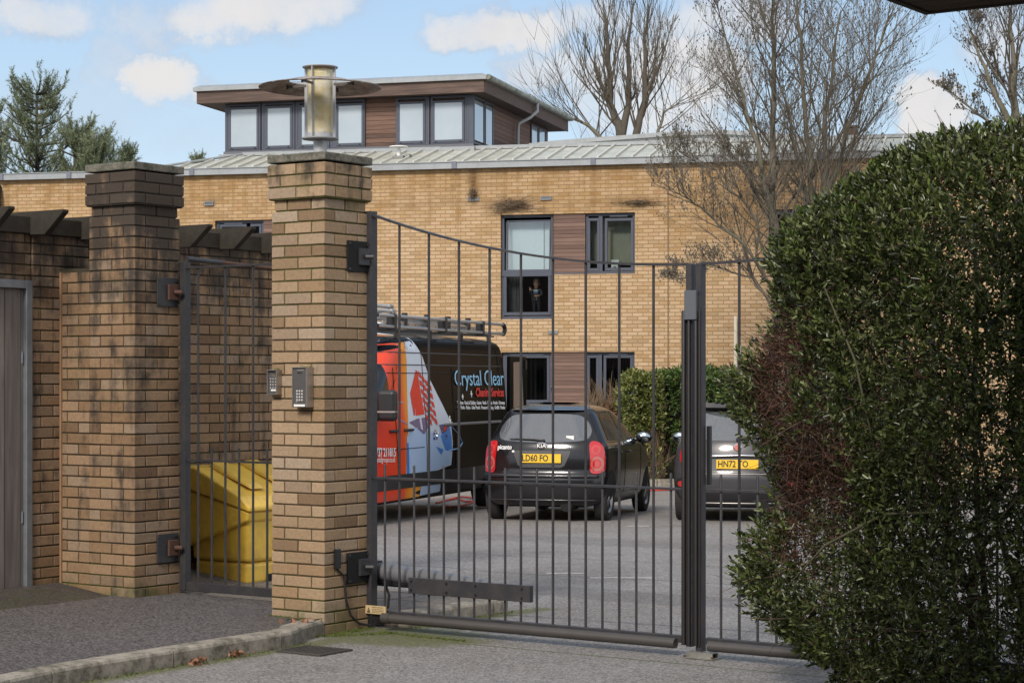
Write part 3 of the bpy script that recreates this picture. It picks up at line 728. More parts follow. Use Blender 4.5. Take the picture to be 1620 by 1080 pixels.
# ------------------------------------------------------------------ yellow bin behind the pedestrian gate
def yellow_bin():
    t = thing('storage_bin', 'yellow plastic grit bin with a sloping lid behind the pedestrian gate', 'bin', g(-2.435, 1.28, .09), ROTG)
    Y = mat('yellow_plastic', (.76, .49, .065), .4, 0, .10, 5, .0006, 40, dirt=((.42, .26, .06), .5, 4))
    D, L = .63, 1.25
    def hull(name, z0, z1, i0, i1, par, zf1=None, bev=.03, x_in=0):
        # tapered tub: inset i0 at the bottom, i1 at the top; zf1 = height of the front top edge
        zf = z1 if zf1 is None else zf1
        P = [(i0, i0, z0), (D - i0 - x_in, i0, z0), (D - i0 - x_in, L - i0, z0), (i0, L - i0, z0), (i1, i1, z1), (D - i1, i1, zf), (D - i1, L - i1, zf), (i1, L - i1, z1)]
        return MB().add(P, [(3, 2, 1, 0), (4, 5, 6, 7), (0, 1, 5, 4), (1, 2, 6, 5), (2, 3, 7, 6), (3, 0, 4, 7)]).build(name, Y, par, bevel=bev, seg=3)
    b = hull('body', .0, .165, .05, .045, t); hull('body_upper', .168, .56, .035, .02, t, .50)
    # upper skirt: deep at the back, shallow at the front
    P = [(-.0, -.012, .27), (D - .005, -.012, .475), (D + .01, -.012, .545), (0, -.012, .66)]
    sk = MB(); sk.prism([(.0, .26), (D, .475), (D + .012, .545), (.0, .70)], -.012, L + .012, 'y'); sk.build('skirt', Y, t, bevel=.02, seg=4)
    ld = MB(); ld.prism([(.0, .705), (D + .014, .55), (D + .035, .545), (D + .035, .585), (D - .05, .655), (.12, .86), (.0, .875)], -.03, L + .03, 'y')
    lo = ld.build('lid', Y, t, bevel=.03, seg=4)
    for k in range(3):
        y0 = .12 + k * .36; r_ = MB(); r_.add([(.10, y0, .86), (D - .10, y0 + .02, .70), (D - .10, y0 + .2, .70), (.10, y0 + .22, .86), (.12, y0 + .03, .905), (D - .16, y0 + .05, .745), (D - .16, y0 + .17, .745), (.12, y0 + .19, .905)],
            [(0, 1, 5, 4), (1, 2, 6, 5), (2, 3, 7, 6), (3, 0, 4, 7), (4, 5, 6, 7), (3, 2, 1, 0)]); r_.build('lid_rib', Y, lo, bevel=.03, seg=4)
    MB().box(D - .06, D - .03, .25, .55, .0, .07).build('fork_slot', MATBLACK, t, bevel=.01)
yellow_bin()

# ------------------------------------------------------------------ the brick building across the yard
TB = 13.6; RB = -R(TB); CB, SB = math.cos(RB), math.sin(-RB)
def fs_(px):                                     # facade coordinate of a measured photo column
    t = (px - 810) / F; return 40 * t / (CB + SB * t)
def fzz(px, py): s = fs_(px); return EYE + (HORY - py) / F * (40 - SB * s)
bld = thing('brick_building', 'two storey yellow brick building with grey windows, metal roof and a timber clad rooftop storey', 'building', (0, 40, 0), (0, 0, RB))

def facade_mat():
    m, t, b, out = mat_new('yellow_brickwork'); oc = t.new('ShaderNodeTexCoord').outputs['Object']; x, y, z = t.sep(oc)
    v = t.comb(t.math('ADD', x, y), z, 0)
    br = t.new('ShaderNodeTexBrick'); t.l.new(v, br.inputs['Vector'])
    br.inputs['Scale'].default_value = 1; br.inputs['Brick Width'].default_value = .2125; br.inputs['Row Height'].default_value = .075
    br.inputs['Mortar Size'].default_value = .0075; br.inputs['Mortar Smooth'].default_value = .1; br.offset = .5; br.inputs['Bias'].default_value = 0
    br.inputs['Color1'].default_value = (0, 0, 0, 1); br.inputs['Color2'].default_value = (1, 1, 1, 1); br.inputs['Mortar'].default_value = (.5, .5, .5, 1)
    rowf = t.math('FLOOR', t.math('DIVIDE', z, .075)); n_band = t.noise(oc, .55, 4, .6); n_f = t.noise(oc, 2.6, 6, .65); nf = t.noise(oc, 40, 3)
    c = t.ramp(br.outputs['Color'], [(0, (.35, .24, .135)), (.2, (.44, .31, .183)), (.45, (.485, .348, .22)), (.7, (.45, .315, .183)), (.9, (.375, .24, .12)), (1, (.49, .33, .215))])
    c = t.mix(t.rng(nf, .35, .75, 0, .3), c, t.mix(1., c, (.8, .74, .66), 'MULTIPLY'))
    # ochre weathering in broad patches, heavier under the eaves
    w = t.math('ADD', t.math('MULTIPLY', n_band, .6), t.math('ADD', t.math('MULTIPLY', n_f, .5), t.rng(z, 3.2, 5.9, 0, .16)))
    c = t.mix(t.rng(w, .52, .84, 0, .6), c, t.mix(1., c, (.72, .60, .34), 'MULTIPLY'))
    stk = t.rng(t.math('ADD', t.noise(t.vmath('MULTIPLY', oc, (5, 5, .35)), 1, 5, .6), t.rng(z, 4.0, 5.85, -.12, .10)), .52, .72, 0, .5); c = t.mix(stk, c, t.mix(1., c, (.62, .52, .38), 'MULTIPLY'))
    # dark streak line at high level, stains round the vents, a broad darker patch at right
    for (px, py, rx, rz, k) in ((749, 292, .16, .55, .9), (810, 322, .75, .2, .3), (985, 318, 1.5, .16, .3), (700, 322, 2.2, .08, .3), (331, 322, .2, .12, .6), (1180, 330, 1.2, .9, .35)):
        q = t.math('SQRT', t.math('ADD', t.math('POWER', t.math('DIVIDE', t.math('SUBTRACT', x, fs_(px)), rx), 2), t.math('POWER', t.math('DIVIDE', t.math('SUBTRACT', z, fzz(px, py)), rz), 2)))
        q = t.math('ADD', q, t.math('MULTIPLY', t.math('SUBTRACT', n_f, .5), 1.6))
        c = t.mix(t.math('MULTIPLY', t.rng(q, .2, 1.1, 1, 0), k), c, t.mix(1., c, (.35, .29, .22), 'MULTIPLY'))
    c = t.mix(t.math('MULTIPLY', br.outputs['Fac'], .85), c, (.23, .155, .08))
    j = t.math('LESS_THAN', t.math('ABSOLUTE', t.math('SUBTRACT', x, fs_(1057))), .012); c = t.mix(j, c, (.14, .10, .07))
    t.put(b.inputs['Base Color'], c); b.inputs['Roughness'].default_value = .9; b.inputs['Specular IOR Level'].default_value = .2
    bn = t.new('ShaderNodeBump'); bn.inputs['Distance'].default_value = .006; t.l.new(t.math('SUBTRACT', nf, t.math('MULTIPLY', br.outputs['Fac'], 1.)), bn.inputs['Height']); t.l.new(bn.outputs[0], b.inputs['Normal'])
    return m
FAC = facade_mat()
WT = 5.845
S0, S1 = -17., 14.
zA, zB_, zC, zD = 4.905, 3.70, 2.815, 2.155
openings = [(fs_(792), fs_(874.5), zC, zA), (fs_(874.5), fs_(1004.5), zB_, zA), (fs_(793), fs_(1004), 1.09, zD),
            (fs_(340), fs_(560), zB_, zA), (fs_(1216), fs_(1330), zB_, zA), (fs_(1216), fs_(1330), 1.09, zD), (fs_(340), fs_(560), 1.09, zD)]
def wall_holes(mb, x0, x1, z0, z1, ops, y=0., th=.30):
    X = sorted({x0, x1, *[o[0] for o in ops], *[o[1] for o in ops]}); Z = sorted({z0, z1, *[o[2] for o in ops], *[o[3] for o in ops]})
    for a, b_ in zip(X, X[1:]):
        for c, d in zip(Z, Z[1:]):
            mx, mz = (a + b_) / 2, (c + d) / 2
            if any(o[0] < mx < o[1] and o[2] < mz < o[3] for o in ops): continue
            mb.add([(a, y, c), (b_, y, c), (b_, y, d), (a, y, d)], [(0, 1, 2, 3)])
    for o in ops:
        a, b_, c, d = o
        mb.add([(a, y, c), (b_, y, c), (b_, y, d), (a, y, d), (a, y + th, c), (b_, y + th, c), (b_, y + th, d), (a, y + th, d)], [(0, 1, 5, 4), (2, 3, 7, 6), (0, 3, 7, 4), (1, 2, 6, 5)])
mb = MB(); wall_holes(mb, S0, S1, -.7, WT, openings)
mb.add([(S0, 0, -.7), (S0, 9, -.7), (S0, 9, WT), (S0, 0, WT)], [(0, 1, 2, 3)]); mb.add([(S1, 0, -.7), (S1, 9, -.7), (S1, 9, WT), (S1, 0, WT)], [(0, 1, 2, 3)])
mb.add([(S0, 9, -.7), (S1, 9, -.7), (S1, 9, WT), (S0, 9, WT)], [(0, 1, 2, 3)])
mb.build('wall', FAC, bld, fix=False)
# dark rooms behind the openings
INT = mat('room_interior', (.035, .03, .028), .9)
for o in openings:
    a, b_, c, d = o; e = .25
    MB().add([(a - e, .3, c - e), (b_ + e, .3, c - e), (b_ + e, .3, d + e), (a - e, .3, d + e), (a - e, 2.4, c - e), (b_ + e, 2.4, c - e), (b_ + e, 2.4, d + e), (a - e, 2.4, d + e)],
           [(4, 5, 6, 7), (0, 1, 5, 4), (2, 3, 7, 6), (0, 3, 7, 4), (1, 2, 6, 5)]).build('interior_wall', INT, bld, fix=False)

def glass_mat(name, tint=(.55, .58, .6), refl=.5):
    if name in MATS: return MATS[name]
    m, t, b, out = mat_new(name); t.n.remove(b)
    tr = t.new('ShaderNodeBsdfTransparent'); tr.inputs[0].default_value = (*tint, 1); gl = t.new('ShaderNodeBsdfGlossy'); gl.inputs['Roughness'].default_value = .02
    fr = t.new('ShaderNodeFresnel'); fr.inputs[0].default_value = 1.5; mx = t.new('ShaderNodeMixShader')
    t.l.new(t.math('MULTIPLY_ADD', fr.outputs[0], refl, .03), mx.inputs[0]); t.l.new(tr.outputs[0], mx.inputs[1]); t.l.new(gl.outputs[0], mx.inputs[2]); t.l.new(mx.outputs[0], out.inputs[0])
    return m
GLASS = glass_mat('window_glass', (.86, .9, .9), .9)
def frame_ring(mb, a, b_, c, d, w, y0, y1, wb=None):
    wb = wb or w
    mb.box(a, b_, y0, y1, d - w, d); mb.box(a, b_, y0, y1, c, c + wb); mb.box(a, a + w, y0, y1, c + wb, d - w); mb.box(b_ - w, b_, y0, y1, c + wb, d - w)
def window(parent, a, b_, c, d, lights, y=.08, w=.055, sill=True, open_top=None):
    """lights: list of (x0,x1,z0,z1) clear panes; each gets its own sash frame and glass"""
    f = MB(); frame_ring(f, a, b_, c, d, w, y, y + .07); fo = f.build('window', FRAME, parent, bevel=.004)
    for (p, q, r_, s_) in lights:
        sh = MB(); frame_ring(sh, p - .055, q + .055, r_ - .06, s_ + .055, .055, y - .012, y + .05, .06); sh.build('sash', FRAME, fo, bevel=.004)
        MB().box(p, q, y + .02, y + .026, r_, s_).build('pane', GLASS, fo)
    return fo
P = lambda px: fs_(px)
def ZY(px, py): return fzz(px, py)
W1 = window(bld, P(792), P(874.5), zC, zA, [(P(800), P(866), zC + .14, ZY(833, 436))])
# the top light of the tall window is tilted inward from a dark gap
tp = MB(); a, b_, c, d = P(800), P(868), ZY(833, 434) - .02, zA - .10
frame_ring(tp, P(798), P(870), ZY(833, 434), zA - .06, .04, .10, .15); 
mb = MB(); mb.box(P(793), P(873), .06, .14, ZY(833, 437), ZY(833, 427)); mb.build('transom', FRAME, W1, bevel=.004)
tl = MB(); frame_ring(tl, -.455, .455, 0, 1.02, .025, -.02, .03); tlo = tl.build('tilted_sash', FRAME, W1, bevel=.003, loc=((P(800) + P(868)) / 2, .085, ZY(833, 428)), rot=(-R(4), 0, 0))
MB().box(-.43, .43, 0, .006, .025, .995).build('pane', GLASS, W1, loc=((P(800) + P(868)) / 2, .085, ZY(833, 428)), rot=(-R(4), 0, 0))
SKYSHEET = mat('sky_reflection_sheet', (.62, .66, .68), .8, 0, .06, 2); BEIGE = mat('beige_blind', (.30, .29, .22), .8, 0, .25, 3); DCURT = mat('grey_curtain', (.09, .085, .085), .9, 0, .3, 10)
def curtain(parent, name, a, b_, c, d, y, m, amp=.02, n=10):
    N = int(40 * (b_ - a) / .5) + 8; vs = []
    for i in range(N + 1):
        x = a + (b_ - a) * i / N; yy = y + amp * math.sin(i / N * n * 6.28) + amp * .5 * math.sin(i * .7)
        vs += [(x, yy, c), (x, yy, d)]
    return MB().add(vs, [(2 * i, 2 * i + 2, 2 * i + 3, 2 * i + 1) for i in range(N)]).build(name, m, parent, smooth=True)
curtain(bld, 'pane_backing', P(794), P(873), ZY(833, 432), zA - .12, .34, SKYSHEET, .0015, 2)  # pale sheet added behind the top light to imitate its white sky reflection
curtain(bld, 'curtain', P(795), P(821), zC, ZY(833, 436), .36, DCURT, .03, 5); curtain(bld, 'curtain', P(861), P(874), zC, ZY(833, 436), .36, DCURT, .03, 3)
MB().box(P(793), P(873.5), .16, .42, zC + .05, zC + .09).build('window_board', mat('inner_sill', (.5, .5, .5), .5), bld)
W2 = window(bld, P(925.5), P(1004), zB_ + .003, zA - .003, [(P(932.5), P(943.5), ZY(938, 424), ZY(938, 349)), (P(960), P(997), ZY(980, 423), ZY(980, 349))])
MB().box(P(946), P(952), .075, .15, zB_ + .05, zA - .05).build('mullion', FRAME, W2)
MB().box(P(964), P(992), .055, .07, zA - .075, zA - .05).build('trickle_vent', MATS['window_frame_paint'], W2)
curtain(bld, 'pane_backing', P(927), P(1003), zB_ + .22, zA - .05, .38, BEIGE, .004, 3)
bx = MB().box(P(963), P(976), .42, .5, zB_ + .04, zB_ + .3); 
box = thing('white_box', 'small white box on the sill behind the upper right window', 'box', (0, 40, 0), (0, 0, RB))
MB().box(P(963), P(976), .24, .33, zB_ + .06, zB_ + .29).build('carton', WHITE, box, bevel=.004); MB().box(P(967), P(971), .225, .239, zB_ + .1, zB_ + .15).build('printed_mark', BLACK, box)
def panel(a, b_, c, d, m=CLADL): MB().box(a, b_, .03, .10, c, d).build('timber_panel', m, bld, loc=(0, 0, 0))
panel(P(874.5) + .003, P(925.5) - .003, zB_ + .03, zA - .012); MB().box(P(874), P(926), .0, .11, zB_ - .0, zB_ + .028).build('sill', FRAME, bld)
# ground floor group
W3 = window(bld, P(794), P(871), 1.095, zD - .003, [(P(802), P(864), 1.2, ZY(830, 566))])
W4 = window(bld, P(925.5), P(1003.5), 1.095, zD - .003, [(P(932), P(942), 1.2, ZY(938, 566)), (P(958), P(996), 1.2, ZY(980, 566))])
MB().box(P(945), P(951), .075, .15, 1.15, zD - .05).build('mullion', FRAME, W4)
for W_, a, b_ in ((W3, 806, 860), (W4, 962, 992)): MB().box(P(a), P(b_), .055, .07, zD - .065, zD - .04).build('trickle_vent', MATS['window_frame_paint'], W_)
panel(P(871) + .003, P(925.5) - .003, 1.095, zD - .006)
SLAT = mat('vertical_blind', (.13, .125, .12), .8)
for a, b_, n in ((802, 866, 9), (930, 945, 3), (957, 998, 8)):
    m_ = MB(); w = (P(b_) - P(a)) / n
    for i in range(n):
        x = P(a) + w * (i + .5); an = R(84 + random.uniform(-8, 8)); dx, dy = .045 * math.cos(an), .045 * math.sin(an)
        m_.add([(x - dx, .36 - dy, 1.2), (x + dx, .36 + dy, 1.2), (x + dx, .36 + dy, zD - .09), (x - dx, .36 - dy, zD - .09)], [(0, 1, 2, 3)])
    m_.build('vertical_blind', SLAT, bld, fix=False)
# left group, mostly behind the lamp pillar, and the far right window behind the trees
W5 = window(bld, P(340), P(416), zB_ + .003, zA - .003, [(P(349), P(384), zB_ + .15, zA - .13), (P(398), P(408), zB_ + .15, zA - .13)])
MB().box(P(353), P(382), .055, .07, zA - .075, zA - .05).build('trickle_vent', MATS['window_frame_paint'], W5)
panel(P(416) + .003, P(470) - .003, zB_ + .01, zA - .012)
W6 = window(bld, P(470), P(559.5), zB_ + .003, zA - .003, [(P(480), P(548), zB_ + .15, zA - .12)])
W7 = window(bld, P(1217), P(1270), zB_ + .003, zA - .003, [(P(1224), P(1263), zB_ + .12, zA - .10)]); panel(P(1270) + .003, P(1330) - .003, zB_ + .01, zA - .012)
W8 = window(bld, P(1217), P(1329.5), 1.095, zD - .003, [(P(1224), P(1320), 1.2, zD - .1)]); W9 = window(bld, P(341), P(559), 1.095, zD - .003, [(P(350), P(550), 1.2, zD - .1)])
# wall vents, soot plant, pipes
VENT = mat('vent_grille', (.22, .23, .24), .6, .2)
for px, py, w, h in ((749, 315, .24, .07), (864, 313.5, .22, .075), (331, 322, .20, .085), (875, 525.5, .2, .06), (577, 318, .14, .08)):
    m_ = MB(); x, z = P(px), ZY(px, py); frame_ring(m_, x - w / 2, x + w / 2, z - h / 2, z + h / 2, .012, -.03, .02)
    for k in range(4): m_.box(x - w / 2, x + w / 2, -.022 + k * .001, .01, z - h / 2 + .012 + k * (h - .02) / 4, z - h / 2 + .02 + k * (h - .02) / 4)
    m_.build('air_vent', VENT, bld)
def dead_plant(label, px, py, w, h, n):
    t_o = []; m_ = MB(); x0, z0 = P(px), ZY(px, py)
    for i in range(n):
        a = random.uniform(0, 6.28); r_ = abs(random.gauss(0, .5)); e = Vector((x0 + math.cos(a) * w * min(r_, 1), -.02 - random.uniform(0, .14) * (1 - min(r_, 1) * .6), z0 + math.sin(a) * h * min(r_, 1)))
        s_ = Vector((x0 + random.gauss(0, w * .18), -.005, z0 + random.gauss(0, h * .15))); mid = s_.lerp(e, .5) + Vector((random.gauss(0, .03), -.05, random.gauss(0, .03)))
        m_.tube([s_, mid, e], [.006, .004, .002], 3, cap=False)
    o = m_.build('wall_plant', mat('dead_stems', (.15, .105, .065), .9, 0, .5, 20), None, fix=False, loc=(0, 40, 0), rot=(0, 0, RB)); tag(o, label, 'dead plant')
dead_plant('dry brown creeper clump on the brick wall above the tall window', 808, 325, .75, .26, 210)
dead_plant('small blackened plant growing out of a wall vent', 749, 305, .14, .2, 90)
dead_plant('thin brown creeper remains on the wall right of the upper windows', 1010, 320, .8, .08, 60)
m_ = MB(); x = P(1); m_.tube([(x - .02, -.12, -.4), (x - .02, -.12, 4.95)], .075, 14); m_.box(x - .13, x + .11, -.24, -.01, 4.95, 5.22); m_.build('downpipe', mat('zinc', (.42, .43, .44), .45, .4, .15, 5), bld, sm_ang=40)
m_ = MB(); m_.tube([(x - .02, -.12, 5.22), (x - .02, -.12, 5.5), (x - .04, -.05, 5.66), (x - .06, .02, 5.7)], .085, 14); m_.build('outlet', BLACK, bld, sm_ang=40)
pp = MB(); pp.tube([(0, 0, -.5), (0, 0, 2.84)], .035, 10); po = pp.build('vent_pipe', mat('cream_pipe', (.62, .56, .44), .5), None, loc=(39.0 * (1162 - 810) / F, 38.8, 0), sm_ang=40); tag(po, 'thin cream pipe standing upright against the brick wall beside the big hedge', 'pipe')

# roof: fascia, standing seam slope, rooftop storey
RX0, RXT = P(232), P(335)
fm = MB(); fm.box(S0, S1, -.12, .05, WT + .001, WT + .125); fm.box(S0, S1, -.14, .05, WT + .126, WT + .142); fm.build('roof_fascia', LEADGREY, bld)
for px in (6, 113, 307, 721, 940, 1135, 1300): MB().box(P(px) - .05, P(px) + .05, -.143, -.05, WT + .0, WT + .1435).build('fascia_joint', DARKCLIP, bld)
m, t, b, out = mat_new('seam_roof_metal'); oc = t.new('ShaderNodeTexCoord').outputs['Object']; n1 = t.noise(oc, 3, 6, .7); n2 = t.noise(oc, 14, 5, .7)
c = t.mix(t.rng(n1, .4, .65), (.44, .44, .385), (.33, .335, .28)); c = t.mix(t.rng(n2, .5, .72, 0, .6), c, (.30, .31, .22)); t.put(b.inputs['Base Color'], c); b.inputs['Roughness'].default_value = .5; b.inputs['Metallic'].default_value = .15
ROOFM = m; RZ0, RZ1, RD = WT + .12, 6.43, 1.75
rf = MB()
rf.add([(RX0, -.10, RZ0), (S1, -.10, RZ0), (S1, RD, RZ1), (RXT, RD, RZ1), (RX0 - .6, 4, RZ0), (RXT, 4, RZ1), (S1, 8.9, RZ1), (RX0 - .6, 8.9, RZ0), (RXT, 8.9, RZ1)], [(0, 1, 2, 3), (0, 3, 5, 4), (3, 2, 6, 8, 5), (4, 5, 8, 7)])
rf.add([(S0, .02, WT + .10), (RX0, .02, WT + .10), (RX0 - .5, 8.9, WT + .10), (S0, 8.9, WT + .10)], [(0, 1, 2, 3)])
ro = rf.build('roof', ROOFM, bld, fix=False)
sm = MB(); x = RX0 - .02; k = (RZ1 - RZ0) / (RD + .10)
while x < S1:
    # seams running up the slope; the hip cuts the first ones short
    v_end = RD if x >= RXT else -.10 + (RD + .10) * (x - RX0 + .02) / (RXT - RX0)
    if v_end > .1:
        z1 = RZ0 + k * (v_end + .10); w = .013
        sm.add([(x - w, -.10, RZ0), (x + w, -.10, RZ0), (x + w, v_end, z1), (x - w, v_end, z1), (x - w, -.10, RZ0 + .05), (x + w, -.10, RZ0 + .05), (x + w, v_end, z1 + .05), (x - w, v_end, z1 + .05)],
               [(0, 1, 5, 4), (1, 2, 6, 5), (2, 3, 7, 6), (3, 0, 4, 7), (4, 5, 6, 7)])
    x += .345
sm.build('roof_seams', mat('seam_metal', (.52, .51, .46), .6, 0, .2, 8), bld, fix=False)
rg = MB(); rg.box(RXT, S1, RD - .02, RD + .12, RZ1 + .01, RZ1 + .085); rg.tube([(RX0, -.1, RZ0 + .04), (RXT, RD, RZ1 + .05)], .03, 6); rg.build('ridge_flashing', LEADGREY, bld)
# second roof rising behind on the right
def pt_up(px, py, v):                             # local (s,z) of a photo point on the plane y=v behind the facade
    t_ = (px - 810) / F; s = ((40 + CB * v) * t_ - SB * v) / (CB + SB * t_); Y = 40 + CB * v - SB * s; return s, EYE + (HORY - py) / F * Y
prof = [pt_up(px, py, 3.2) for px, py in ((838, 229), (885, 224), (1069, 210), (1150, 208), (1240, 214), (1330, 229), (1600, 236))]
up = MB(); bb = [(s, z) for s, z in prof]; up.prism([(bb[0][0], 6.3)] + bb + [(bb[-1][0], 6.3)], 3.2, 8.5, 'y'); up.build('upper_roof', mat('pale_roof_sheet', (.42, .44, .45), .5, .2, .1, 2), bld)
e_ = MB()
for (a, b_) in zip(bb, bb[1:]): e_.add([(a[0], 3.12, a[1] - .07), (b_[0], 3.12, b_[1] - .07), (b_[0], 3.12, b_[1] + .02), (a[0], 3.12, a[1] + .02), (a[0], 3.3, a[1] + .02), (b_[0], 3.3, b_[1] + .02), (a[0], 3.3, a[1] - .07), (b_[0], 3.3, b_[1] - .07)], [(0, 1, 2, 3), (3, 2, 5, 4), (0, 1, 7, 6)])
e_.build('upper_roof_edge', LEADGREY, bld)
sx, sz = pt_up(1347, 233, 2.2); cw = MB(); cw.box(sx - .12, sx + .12, 2.1, 2.34, 6.3, 6.72); cw.box(sx - .15, sx + .15, 2.07, 2.37, 6.721, 6.76); cw.build('roof_vent', mat('vent_brown', (.09, .06, .045), .8), bld)
sx, sz = pt_up(632, 250, .9); cw = MB(); cw.box(sx - .17, sx + .13, .72, 1.0, 6.18, 6.235); cw.box(sx + .16, sx + .26, .75, .95, 6.2, 6.27); cw.build('vent_base', mat('vent_grey', (.2, .2, .19), .7), bld)
cw = MB(); cw.tube([(sx + .0, .85, 6.2), (sx, .85, 6.36)], .045, 10); cw.lathe([(0, 6.45), (.19, 6.44), (.20, 6.425), (.03, 6.41), (.04, 6.36), (.0, 6.36)], (sx, .85, 0), 20); cw.build('roof_cowl', WHITE, bld, sm_ang=40)

# rooftop storey, own axes
RP = -R(16); CP, SP = math.cos(RP), math.sin(-RP); CX, CY = -.824, 42.0
pop = new_obj('rooftop_storey', None, None); pop.location = (0, 0, 0)
def ps(px, v=0.):
    t_ = (px - 810) / F; X0, Y0 = CX + SP * v, CY + CP * v; return (Y0 * t_ - X0) / (CP + SP * t_)
def pv(px, u=0.):
    t_ = (px - 810) / F; X0, Y0 = CX + CP * u, CY - SP * u; return (Y0 * t_ - X0) / (SP - CP * t_)
bpy.data.objects.remove(pop)
d_ang = RP - RB; M_pop = Matrix.Translation(Vector((0, 40, 0))) @ Matrix.Rotation(RB, 4, 'Z'); M_pop = M_pop.inverted() @ Matrix.Translation(Vector((CX, CY, 0))) @ Matrix.Rotation(RP, 4, 'Z')
def pbuild(mb, name, m, parent=bld, **kw):
    o = mb.build(name, m, parent, **kw); o.matrix_local = M_pop if parent is bld else Matrix.Identity(4); return o
L0 = ps(357); WZ0, WZ1 = 6.33, 7.595; PD = pv(868)
pbuild(MB().box(L0, -.02, .02, PD, WZ0, WZ1), 'rooftop_wall', CLAD)
pbuild(MB().box(L0 - .12, .06, -.10, PD + .05, WZ0 + .06, 6.50), 'base_flashing', LEADGREY)
FRt = mat('rooftop_sill', (.10, .105, .12), .5); pbuild(MB().box(L0 - .03, .03, -.05, .0, 6.501, 6.565), 'sill', FRt)
ov, ovl, ovr = .33, .52, .35
rr = MB(); rr.box(L0 - ovl, ovr, -ov, PD + .45, 7.60, 7.635); pbuild(rr, 'soffit', mat('soffit_boards', (.05, .03, .022), .8, 0, .3, 6))
fb = MB(); fb.box(L0 - ovl, ovr, -ov - .02, -ov + .01, 7.59, 7.86); fb.box(ovr - .012, ovr + .018, -ov + .011, PD + .45, 7.59, 7.86); fb.box(L0 - ovl - .02, L0 - ovl + .01, -ov + .011, PD + .45, 7.59, 7.86)
pbuild(fb, 'eaves_board', FASCIA)
rt_ = MB(); x0, x1, y0, y1 = L0 - ovl - .07, ovr + .07, -ov - .08, PD + .52
rt_.add([(x0, y0, 7.85), (x1, y0, 7.85), (x1, y1, 7.85), (x0, y1, 7.85), (x0, y0, 7.93), (x1, y0, 7.93), (x1, y1, 7.93), (x0, y1, 7.93), (x0 + .12, y0 + .12, 7.99), (x1 - .12, y0 + .12, 7.99), (x1 - .12, y1 - .12, 7.99), (x0 + .12, y1 - .12, 7.99)],
  [(3, 2, 1, 0), (0, 1, 5, 4), (1, 2, 6, 5), (2, 3, 7, 6), (3, 0, 4, 7), (4, 5, 9, 8), (5, 6, 10, 9), (6, 7, 11, 10), (7, 4, 8, 11), (8, 9, 10, 11)])
pbuild(rt_, 'rooftop_roof', LEADGREY)
SKYGL, t, b, out = mat_new('sky_painted_pane'); oc = t.new('ShaderNodeTexCoord').outputs['Object']
t.put(b.inputs['Base Color'], t.mix(t.noise(oc, 1.4, 5, .6), (.24, .30, .35), (.36, .41, .45))); b.inputs['Roughness'].default_value = .08; b.inputs['Coat Weight'].default_value = 1  # bright sky reflection painted into the pane colour
def pop_window(a, b_, c, d, ga, gb, gc, gd, side=False):
    f = MB()
    if not side:
        frame_ring(f, a, b_, c, d, .05, -.035, .019); frame_ring(f, ga - .05, gb + .05, gc - .055, gd + .05, .05, -.05, .019)
        f.box(a + .05, ga - .05, -.03, .0, c, d) if ga - .05 > a + .05 else None; f.box(gb + .05, b_ - .05, -.03, .0, c, d) if gb + .05 < b_ - .05 else None
        o = pbuild(f, 'window', FRAME, bevel=.004); MB().box(ga, gb, -.03, -.02, gc, gd).build('pane', SKYGL, o)
        k = MB()
        for q in (ga + .02, gb - .05): k.box(q, q + .03, -.056, -.05, gc - .05, gc - .02)
        k.build('catch', BLACK, o)
    else:
        frame_ring(f, a, b_, c, d, .05, -.035, .019); f.T = Matrix.Identity(4); f.v = [( -q[1] - .019 + .0, q[0], q[2]) for q in f.v]
        o = pbuild(f, 'window', FRAME, bevel=.004); MB().box(-.012, .002, ga, gb, gc, gd).build('pane', SKYGL, o)
zt = lambda py, px=560: EYE + (HORY - py) / F * (CY - SP * ps(px))
for (a, b_, ga, gb) in ((357, 413, 366, 407), (415, 467, 424, 460), (468, 522, 478, 514), (523, 578, 536, 573), (627, 680, 633, 670), (682, 742, 688, 732)):
    mid = (a + b_) / 2; z0, z1 = (171, 226) if a < 600 else (164, 219)
    z0 += (mid - (460 if a < 600 else 680)) * -.035; z1 += (mid - (460 if a < 600 else 680)) * -.045
    pop_window(ps(a), ps(b_), 6.57, 7.59, ps(ga), ps(gb), 6.66, min(EYE + (HORY - z0) / F * (CY - SP * ps(mid)), 7.47))
pbuild(MB().box(ps(742), .02, -.035, .018, 6.57, 7.59), 'corner_post', FRAME)
for (a, b_) in ((749, 766), (767, 780)): A_, B_ = pv(a), pv(b_); pop_window(A_, B_, 6.57, 7.59, A_ + .06, B_ - .06, 6.66, 7.5, True)
for (a, b_) in ((840, 851), (852, 863)): A_, B_ = pv(a), pv(b_); pop_window(A_, B_, 6.75, 7.55, A_ + .06, B_ - .06, 6.8, 7.5, True)
dp = MB(); q = pv(822, .12); qe = pv(843, ovr + .1)
dp.tube([(ovr + .1, q + .3, 7.87), (ovr + .1, q + .3, 7.68), (.32, q + .15, 7.52), (.10, q, 7.38), (.08, q, 7.2), (.08, q, 6.4)], .04, 10); pbuild(dp, 'downpipe', mat('pipe_grey', (.30, .31, .32), .5), sm_ang=50)
gt = MB(); gt.tube([(ovr + .1, -ov - .05, 7.90), (ovr + .1, PD + .5, 7.90)], .055, 10); pbuild(gt, 'gutter', mat('gutter_mossy', (.28, .29, .26), .6, 0, .4, 5, dirt=((.07, .08, .03), .8, 3)), sm_ang=50)

